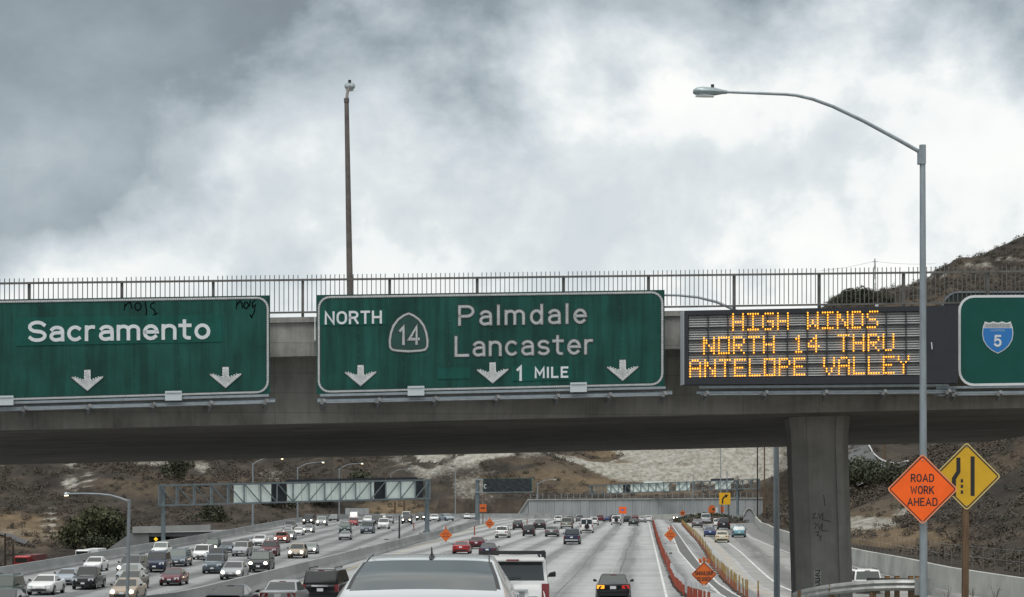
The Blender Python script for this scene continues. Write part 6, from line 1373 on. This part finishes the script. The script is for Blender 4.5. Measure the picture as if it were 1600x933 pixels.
L_ = [ # cx, bottom row, width, kind, colour, options, label
 (-7, 944, 46, 'suv', 'green', '', 'dark green SUV cut off by the left edge beside the white coupe'),
 (-3, 960, 46, 'sedan', 'black', '', 'dark car in the bottom left corner in front of the cut-off SUV'),
 (60, 931, 42, 'coupe', 'white', '', 'white coupe nearest the camera at the left end of the oncoming lanes'),
 (97, 915, 34, 'coupe', 'pale_blue', '', 'pale blue car between the white coupe and the black pickup'),
 (129, 922, 37, 'pickup', 'black', '', 'black pickup with pale windscreen to the right of the pale blue car'),
 (142, 894, 29, 'sedan', 'white', '', 'white sedan right behind the black pickup near the side barrier'),
 (190, 940, 43, 'sedan', 'tan', 'on', 'tan sedan with lit headlights directly behind the near left lamp post'),
 (197, 923, 38, 'sedan', 'olive', '', 'olive grey sedan right behind the tan sedan at the lamp post'),
 (197, 911, 36, 'sedan', 'silver', '', 'silver sedan squeezed between the olive sedan and the SUV with lit headlights'),
 (198, 902, 36, 'suv', 'grey', 'on', 'dark grey SUV with lit headlights at the back of the queue at the lamp post'),
 (240.5, 895, 34, 'suv', 'navy', '', 'navy SUV left of the grey crossover and behind the dark red sedan'),
 (275, 886, 30, 'minivan', 'slate', '', 'slate grey minivan to the right of the navy SUV'),
 (247, 871, 24, 'pickup', 'white', '', 'white pickup beside the side barrier behind the navy SUV'),
 (250, 881, 25, 'sedan', 'olive', '', 'olive sedan between the white pickup and the navy SUV'),
 (264, 916, 34, 'sedan', 'maroon', '', 'dark red sedan alone in its lane in front of the navy SUV'),
 (312.5, 875, 25, 'minivan', 'white', '', 'white minivan at the left of the group behind the dark blue SUV'),
 (329, 864, 18, 'suv', 'green', 'on', 'dark green SUV with one bright headlight behind the white minivan'),
 (334, 881, 22, 'suv', 'slate', 'on', 'slate SUV directly behind the dark blue pickup with chrome grille'),
 (331, 897, 32, 'pickup', 'slate', '', 'dark blue grey pickup with a wide grille behind the silver sedan'),
 (360, 907, 36, 'sedan', 'silver', 'on', 'silver sedan with lit headlights, nearest car left of the median barrier'),
 (403, 895, 35, 'suv', 'black', 'on', 'black SUV with two bright headlights left of the tan car'),
 (419, 870, 26, 'suv', 'maroon', '', 'maroon SUV directly behind the black SUV with bright headlights'),
 (374, 870, 25, 'suv', 'silver', '', 'silver SUV in front of the dark sedan, left of the maroon SUV'),
 (352, 864, 22, 'sedan', 'slate', '', 'slate sedan left of the silver SUV'),
 (377.5, 859, 21, 'sedan', 'green', '', 'dark green sedan tucked behind the silver SUV'),
 (403, 853, 21, 'sedan', 'white', '', 'white sedan between the dark green sedan and the orange red car'),
 (437.5, 849, 22, 'sedan', 'orange', 'on', 'orange red car with lit headlights behind the maroon SUV'),
 (449, 844, 19, 'sedan', 'silver', 'on', 'silver sedan right behind the orange red car'),
 (448, 838, 15, 'sedan', 'white', '', 'white car between the dark pickup and the silver sedan on the left'),
 (450.5, 831, 18, 'pickup', 'grey', '', 'dark grey pickup at the back of the queue near the side barrier'),
 (464.5, 837, 16, 'sedan', 'white', '', 'white sedan left of the silver sedan below the black SUV'),
 (480.5, 833, 16, 'sedan', 'silver', 'on', 'silver sedan just in front of the black SUV with round headlights'),
 (480.5, 820, 17, 'suv', 'black', 'on', 'black SUV with round lit headlights near the second far lamp'),
 (501.5, 822, 16, 'suv', 'silver', 'on', 'silver SUV to the right of the black SUV with round headlights'),
 (520, 814.5, 14, 'sedan', 'grey', '', 'dark grey car alone beside the side barrier at the third far lamp'),
 (462, 873, 27, 'hatch', 'tan', 'on', 'tan car with two bright headlights in the lane next to the median'),
 (483.5, 866, 21, 'sedan', 'silver', 'on', 'silver sedan with one bright headlight behind the tan car'),
 (538, 844, 19, 'coupe', 'silver', '', 'low silver sports car in front of the dark green SUV'),
 (538.5, 833, 18, 'suv', 'green', '', 'dark green SUV directly behind the low silver sports car'),
 (550.5, 822, 13, 'pickup', 'red', '', 'dark red pickup behind the dark green SUV'),
 (552, 814, 13, 'van', 'white', '', 'white van at the far back behind the dark red pickup'),
 (560.5, 819, 12, 'sedan', 'silver', '', 'silver car to the right of the dark red pickup'),
 (573.5, 818, 15, 'sedan', 'white', '', 'white sedan behind the blue grey SUV on the oncoming lanes'),
 (572.5, 834, 20, 'suv', 'slate', '', 'blue grey SUV between the sports car and the white SUV with black grille'),
 (589.5, 821, 17, 'suv', 'black', '', 'black SUV left behind the white SUV with the black grille'),
 (598.5, 827, 18, 'suv', 'white', '', 'white SUV with a black grille left of the thin dark post'),
 (607.5, 818, 13, 'suv', 'silver', '', 'silver SUV behind the white SUV with the black grille'),
 (597, 812, 11, 'sedan', 'white', '', 'tiny white car between the black and the silver SUV'),
 (635, 819, 16, 'suv', 'black', 'on', 'black SUV with two bright headlights right of the thin dark post'),
 (634, 812.5, 15, 'minivan', 'white', '', 'white minivan behind the black SUV right of the thin dark post'),
 (657, 814, 16, 'suv', 'black', 'on', 'black SUV with lit headlights just left of the gantry post'),
 (678, 815, 16, 'sedan', 'white', '', 'white car just right of the gantry post'),
 (705, 814, 18, 'sedan', 'pale_blue', '', 'pale silver sedan alone far back right of the gantry post'),
 (730, 811, 11, 'sedan', 'white', '', 'tiny white car left of the covered sign post'),
 (740, 811.5, 11, 'sedan', 'silver', '', 'tiny silver car touching the foot of the covered sign post')]
for cx, yb, w, t, c, o, lab in L_:
    car(cx, yb, w, t, c, 'F', lab, GL, ONC, o, rz=R(rng.normal() * .6 + (0 if cx < 700 else 25 if cx < 720 else 0)))
RZ = -math.atan(.058)
R_ = [
 (958, 942, 55, 'sedan', 'black', 'turn', 'black sedan with a lit amber turn signal, alone in the right lane'),
 (433.5, 957, 61, 'sedan', 'silver', '', 'silver sedan with red tail lights between the black convertible and black minivan'),
 (500, 946, 62, 'minivan', 'black', 'dark', 'black minivan with a chrome strip left of the big white car'),
 (348, 964, 64, 'coupe', 'black', '', 'black coupe at the bottom edge beside the median barrier'),
 (861.5, 839, 21, 'sedan', 'grey', '', 'grey sedan between the black SUV and the navy pickup'),
 (842.5, 827.5, 19, 'sedan', 'black', '', 'black sedan just beyond the grey sedan on its left'),
 (885, 826.5, 19, 'pickup', 'olive', '', 'olive grey pickup in front of the small white SUV'),
 (889.5, 818, 13, 'suv', 'grey', '', 'dark SUV hidden behind the olive grey pickup'),
 (872, 818, 14, 'hatch', 'white', '', 'small white hatchback beside the olive grey pickup'),
 (893, 851, 26, 'pickup', 'navy', '', 'navy pickup in the middle of our lanes'),
 (905.5, 815.5, 11, 'suv', 'grey', '', 'dark grey SUV far off between the olive pickup and white van'),
 (916.5, 833, 21, 'van', 'white', '', 'white van with a spare wheel and two rear windows'),
 (927.5, 821, 14, 'suv', 'white', '', 'white SUV partly hidden by the right side of the white van'),
 (937.5, 815.5, 9, 'suv', 'maroon', '', 'dark red SUV far off to the right of the white van'),
 (949.5, 815, 8, 'sedan', 'blue', '', 'small blue car far off left of the white SUV with spare wheel'),
 (958.5, 816, 13, 'suv', 'black', '', 'dark SUV hidden behind the white SUV with spare wheel'),
 (962.5, 820.5, 16, 'suv', 'white', '', 'white SUV with a black spare wheel on its back'),
 (980, 817.5, 12, 'suv', 'black', '', 'black SUV below the bright orange square board'),
 (992, 813, 11, 'sedan', 'maroon', '', 'dark red car behind the dark green sedan far off'),
 (989.5, 821.5, 15, 'sedan', 'green', '', 'dark green sedan right of the black SUV below the orange board'),
 (1003.5, 817, 13, 'sedan', 'silver', '', 'silver sedan right of the dark green sedan far off'),
 (1013, 816, 13, 'sedan', 'white', '', 'white sedan at the far start of the orange delineator row'),
 (808.5, 828, 16, 'suv', 'black', '', 'farther of the two black SUVs right of the white hatchback'),
 (825.5, 838, 19, 'suv', 'black', '', 'nearer of the two black SUVs right of the white hatchback'),
 (783.5, 841, 22, 'hatch', 'white', '', 'white hatchback above the roof of the white SUV'),
 (744, 858.5, 24, 'sedan', 'maroon', '', 'dark maroon sedan beside the red sports car'),
 (719.5, 866, 27, 'coupe', 'red', '', 'low red sports car just above the roof of the big white car'),
 (761, 871, 26, 'sedan', 'navy', '', 'dark blue car half hidden by the roof of the white SUV')]
wagon_keys = {}
for cx, yb, w, t, c, o, lab in R_:
    r = car(cx, yb, w, t, c, 'R', lab, GM, OUR, o, rz=RZ + R(rng.normal() * .5))
    if 'spare wheel' in lab and ('van with' in lab or 'on its back' in lab):
        s = SPEC[t]; q = MB(); y = -s['L'] / 2; q.path([(0.05, y - .26, .98), (.05, y - .03, .98)], [.36, .37], 16); q.build('spare_wheel', TYRE, r, world=False)
    if 'two rear windows' in lab:
        q = MB(); q.box(-.06, .06, -SPEC[t]['L'] / 2 + .08, -SPEC[t]['L'] / 2 + .12, 1.3, 2.0); o = q.build('door_pillar', PAINT['white'], r, world=False)
    if 'chrome strip' in lab:
        q = MB(); y = -SPEC[t]['L'] / 2; q.box(-.42, .42, y - .05, y + .05, .92, 1.0); q.build('chrome_strip', CHROME, r, world=False)
T_ = [
 (1128.5, 848, 22, 'sedan', 'cream', '', 'cream coloured old sedan nearest in the truck lanes'),
 (1155, 840, 21.5, 'wagon', 'teal', '', 'teal station wagon right of the cream sedan'),
 (1109.5, 839, 19, 'sedan', 'blue', '', 'blue sedan left of the cream sedan'),
 (1131, 827.5, 20, 'suv', 'black', '', 'black SUV behind the cream sedan in the truck lanes'),
 (1121, 824, 14, 'suv', 'white', '', 'white SUV half hidden behind the black SUV in the truck lanes'),
 (1103, 818.5, 17, 'pickup', 'silver', '', 'silver pickup farthest along the yellow delineator row'),
 (1089.5, 824.5, 17, 'sedan', 'grey', '', 'grey sedan in front of the silver pickup beside the yellow delineators'),
 (1154.5, 816, 15, 'sedan', 'green', '', 'dark green car beside the curved wing wall'),
 (1039, 814, 16, 'sedan', 'grey', 'on', 'dark car with a bright light crossing beyond the end of the orange row')]
for cx, yb, w, t, c, o, lab in T_:
    car(cx, yb, w, t, c, 'R' if cx != 1039 else 'F', lab, GM, TRK, o, rz=(-math.atan(.085) if cx != 1039 else R(-62)) + R(rng.normal() * .5))
bpy.context.view_layer.update()
car(1357, 930, 47, 'suv', 'white', 'R', 'white car half hidden between the concrete column and the guard rail', GM, TRK, '', D=110, z=-.25, rz=-.03)
# ---- the white SUV with roof rack ahead on the right
sv = car(801, 0, 122, 'bigsuv', 'white', 'R', 'white SUV with a black roof rack, dark rear window and red tail lights', GM, OUR, 'dark', D=49.7, z=1.83, rz=0, width=1.96)
s = SPEC['bigsuv']; y = -s['L'] / 2
def part(parent, name, m, fn, bev=None, smooth=False):
    q = MB(); fn(q); me = q.mesh(name, m, smooth=smooth)
    if bev: bevel(me, bev, 2)
    return link(name, me, parent)
part(sv, 'roof_spoiler', PAINT['white'], lambda q: q.hexa([(-.80, y + .02, 1.90), (.80, y + .02, 1.90), (.80, y + .02, 1.965), (-.80, y + .02, 1.965)], [(-.80, y + .4, 1.92), (.80, y + .4, 1.92), (.80, y + .4, 2.0), (-.80, y + .4, 2.0)]), .02)
part(sv, 'brake_light', TAIL, lambda q: q.box(-.16, .16, y + .005, y + .05, 1.915, 1.955))
part(sv, 'roof_crossbar', TRIM, lambda q: (q.bar((-.84, y + .75, 2.09), (.84, y + .75, 2.09), .07, .06), q.bar((-.84, y + 1.9, 2.09), (.84, y + 1.9, 2.09), .07, .06)))
for sx in (-1, 1): part(sv, 'rack_foot', TRIM, lambda q: (q.box(sx * .80 - .05, sx * .80 + .05, y + .65, y + .85, 1.96, 2.13), q.box(sx * .80 - .05, sx * .80 + .05, y + 1.8, y + 2.0, 1.96, 2.13)))
part(sv, 'tailgate_handle', CHROME, lambda q: q.box(-.38, .38, y - .05, y + .1, 1.15, 1.21), .015)
wp = part(sv, 'wiper', TRIM, lambda q: (q.bar((.02, y - .01, 1.43), (-.30, y + .01, 1.46), .02, .02), q.bar((-.30, y + .01, 1.46), (.20, y + .03, 1.52), .015, .015)))
part(sv, 'plate_recess', mat('recess_grey', (.25, .255, .26), .5), lambda q: q.box(-.30, .30, y - .014, y + .05, .93, 1.13))
pl = part(sv, 'licence_plate', PLATE, lambda q: q.box(-.16, .16, y - .028, y - .0145, .95, 1.10))
for c, st in text_glyphs('2549', -.045, .14, lambda x, h: h, .085, .3):
    q = MB(); [ribbon(q, a, .008, lambda x, z, d: Vector((x, y - .029 - d, .985 + z)), 0, .003 + .001 * i) for i, a in enumerate(st)]; o = link('plate_digit', q.mesh('plate_digit', PLTXT), pl)
part(sv, 'badge', CHROME, lambda q: q.box(.38, .62, y - .03, y - .005, 1.0, 1.03))
# ---- the big white sedan right ahead
XC = -.82; ws = thing('sedan', 'big white car right ahead at the bottom, its rear window mirroring the clouds', 'car', (XC, 19.6, 3.27), 0, OUR)
WP = mat('paint_pearl_white', (.58, .60, .60), .25, 0, coat=.7, var=.03, vscale=1)
prf = [(17.05, 4.20, .70, .74), (17.2, 4.32, .74, .80), (17.6, 4.35, .78, .84), (18.28, 4.40, .765, .865), (18.75, 4.555, .715, .86), (19.3, 4.665, .655, .855), (19.6, 4.702, .645, .85), (20.3, 4.727, .64, .85), (20.9, 4.70, .63, .85), (21.4, 4.52, .70, .87), (21.9, 4.33, .80, .88), (22.6, 4.25, .80, .87), (23.2, 4.12, .74, .82), (23.5, 3.95, .66, .72)]
def topz(xf, zt): return zt + .022 * (1 - xf ** 4) - .010
secs = []
for d, zt, ht, hb in prf:
    zb = min(4.36, zt - .03); pr = [(0, topz(0, zt)), (ht * .45, topz(.45, zt)), (ht * .8, topz(.8, zt)), (ht * .965, topz(.965, zt)), (ht, zt - .014), (ht + .022, zt - .05), (max(hb - .03, ht + .03), min(zb + .03, zt - .06)), (max(hb, ht + .035), zb - .10), (hb + .02, 3.95), (hb, 3.62), (hb - .08, 3.48)]
    secs.append([(x, d - 19.6, z - 3.27) for x, z in pr] + [(-x, d - 19.6, z - 3.27) for x, z in pr[:0:-1]])
q = MB(); q.loft(secs); me = q.mesh('body', WP, smooth=True); ob = link('body', me, ws)
sm = ob.modifiers.new('round', 'SUBSURF'); sm.levels = 1; sm.render_levels = 1
def surf(d, xf, off):
    zt = interp(d, [(p[0], p[1]) for p in prf]); ht = interp(d, [(p[0], p[2]) for p in prf]); return (xf * ht, d - 19.6, topz(xf, zt) - 3.27 + off)
def glassgrid(d0, d1, x0, x1, off, nu=14, nv=8):
    q = MB(); vs = [surf(d0 + (d1 - d0) * j / nv, x0 + (x1 - x0) * i / nu, off) for j in range(nv + 1) for i in range(nu + 1)]
    q.add(vs, [(j * (nu + 1) + i, j * (nu + 1) + i + 1, (j + 1) * (nu + 1) + i + 1, (j + 1) * (nu + 1) + i) for j in range(nv) for i in range(nu)]); return q
RGL = mat('rear_glass_tint', (.022, .032, .029), .06, spec=1.0, bump=0, coat=.0); RGL.node_tree.nodes['Principled BSDF'].inputs['IOR'].default_value = 1.6
link('rear_window_frame', glassgrid(18.24, 19.36, -.955, .955, .010).mesh('rear_window_frame', TRIM, smooth=True, fix=False), ws)
link('rear_window', glassgrid(18.30, 19.30, -.90, .90, .016).mesh('rear_window', RGL, smooth=True, fix=False), ws)
for sx in (-1, 1):
    q = MB(); q.path([Vector(surf(d, sx * .92, .0)) for d in (19.42, 19.7, 20.0, 20.3)], .007, 5); link('roof_moulding', q.mesh('roof_moulding', TRIM), ws)
    q = MB(); hb = .80; q.hexa([(sx * .30, -2.56, .86), (sx * .72, -2.46, .86), (sx * .74, -2.44, 1.0), (sx * .36, -2.47, 1.03)], [(sx * .30, -2.3, .86), (sx * .72, -2.3, .86), (sx * .74, -2.3, 1.0), (sx * .36, -2.3, 1.03)]); link('tail_light', q.mesh('tail_light', TAIL), ws)
    for wy in (-1.5, 2.4): q = MB(); q.path([(sx * .72 - .11, wy, .32), (sx * .72 - .1, wy, .32), (sx * .72 + .1, wy, .32), (sx * .72 + .11, wy, .32)], [.29, .32, .32, .29], 16); link('wheel', q.mesh('wheel', TYRE, smooth=True), ws)
q = MB(); q.path([(0.03, .05, 1.455), (.03, .03, 1.485), (.03, -.02, 1.545)], [.014, .010, .005], 8); q.loft([[(.03 + a * .5, -.16, 1.43), (.03 + a * .5 , -.16, 1.432)] + [(.03 - a * .5, -.16, 1.432), (.03 - a * .5, -.16, 1.43)] for a in (.025,)] + [[(.03 + .038, .05, 1.42), (.03 + .014, .03, 1.475), (.03 - .014, .03, 1.475), (.03 - .038, .05, 1.42)], [(.03 + .035, .22, 1.43), (.03 + .01, .2, 1.47), (.03 - .01, .2, 1.47), (.03 - .035, .22, 1.43)]]); link('antenna', q.mesh('antenna', TRIM), ws)
# ---- red truck and white box truck on the frontage road beyond the barrier
def rig(name, label, cat, px, py, D, wpx, hpx, cabm, boxm, boxdx):
    p = P(px, py, D); k = D / F; w, hh = wpx * k, hpx * k; zg = p.z - hh - 1.0
    r = thing(name, label, cat, (p.x, D, zg)); q = MB(); q.box(-w / 2, w / 2, 0, 2.2, .6, hh + 1.0 - .15); q.hexa([(-w / 2, 0, hh + .84), (w / 2, 0, hh + .84), (w / 2, 2.2, hh + .84), (-w / 2, 2.2, hh + .84)], [(-w * .4, .2, hh + 1.0), (w * .4, .2, hh + 1.0), (w * .4, 2.1, hh + 1.0), (-w * .4, 2.1, hh + 1.0)])
    me = q.mesh('cab', cabm); bevel(me, .08, 2); link('cab', me, r)
    q = MB(); q.box(-w * .43, w * .43, -.03, .05, hh * .45 + 1.0, hh * .82 + 1.0); link('windscreen', q.mesh('windscreen', GLASS), r)
    q = MB(); q.box(-w / 2 + boxdx, w / 2 + boxdx, 2.3, 9, .9, hh + 1.0 + .05); link('cargo_box', q.mesh('cargo_box', boxm), r)
    for sx in (-1, 1):
        for wy in (1.1, 7.5): q = MB(); q.path([(sx * w * .42 - .14, wy, .5), (sx * w * .42 + .14, wy, .5)], .5, 12); link('wheel', q.mesh('wheel', TYRE), r)
    for sx in (-1, 1): q = MB(); q.box(sx * (w / 2 + .1) - .1, sx * (w / 2 + .1) + .1, .1, .3, hh * .5 + 1, hh * .75 + 1); link('mirror', q.mesh('mirror', TRIM), r)
    return r
rig('truck', 'red truck with a dark windscreen beyond the left side barrier', 'truck', 33, 868.5, 282, 22, 19, PAINT['red'], mat('truck_box_maroon', (.12, .03, .03), .6), .5)
rig('box_truck', 'white box truck beyond the side barrier in front of the green trees', 'truck', 128, 859, 330, 21, 14, PAINT['white'], mat('truck_box_white', (.62, .63, .64), .5), 1.1)
q = MB()
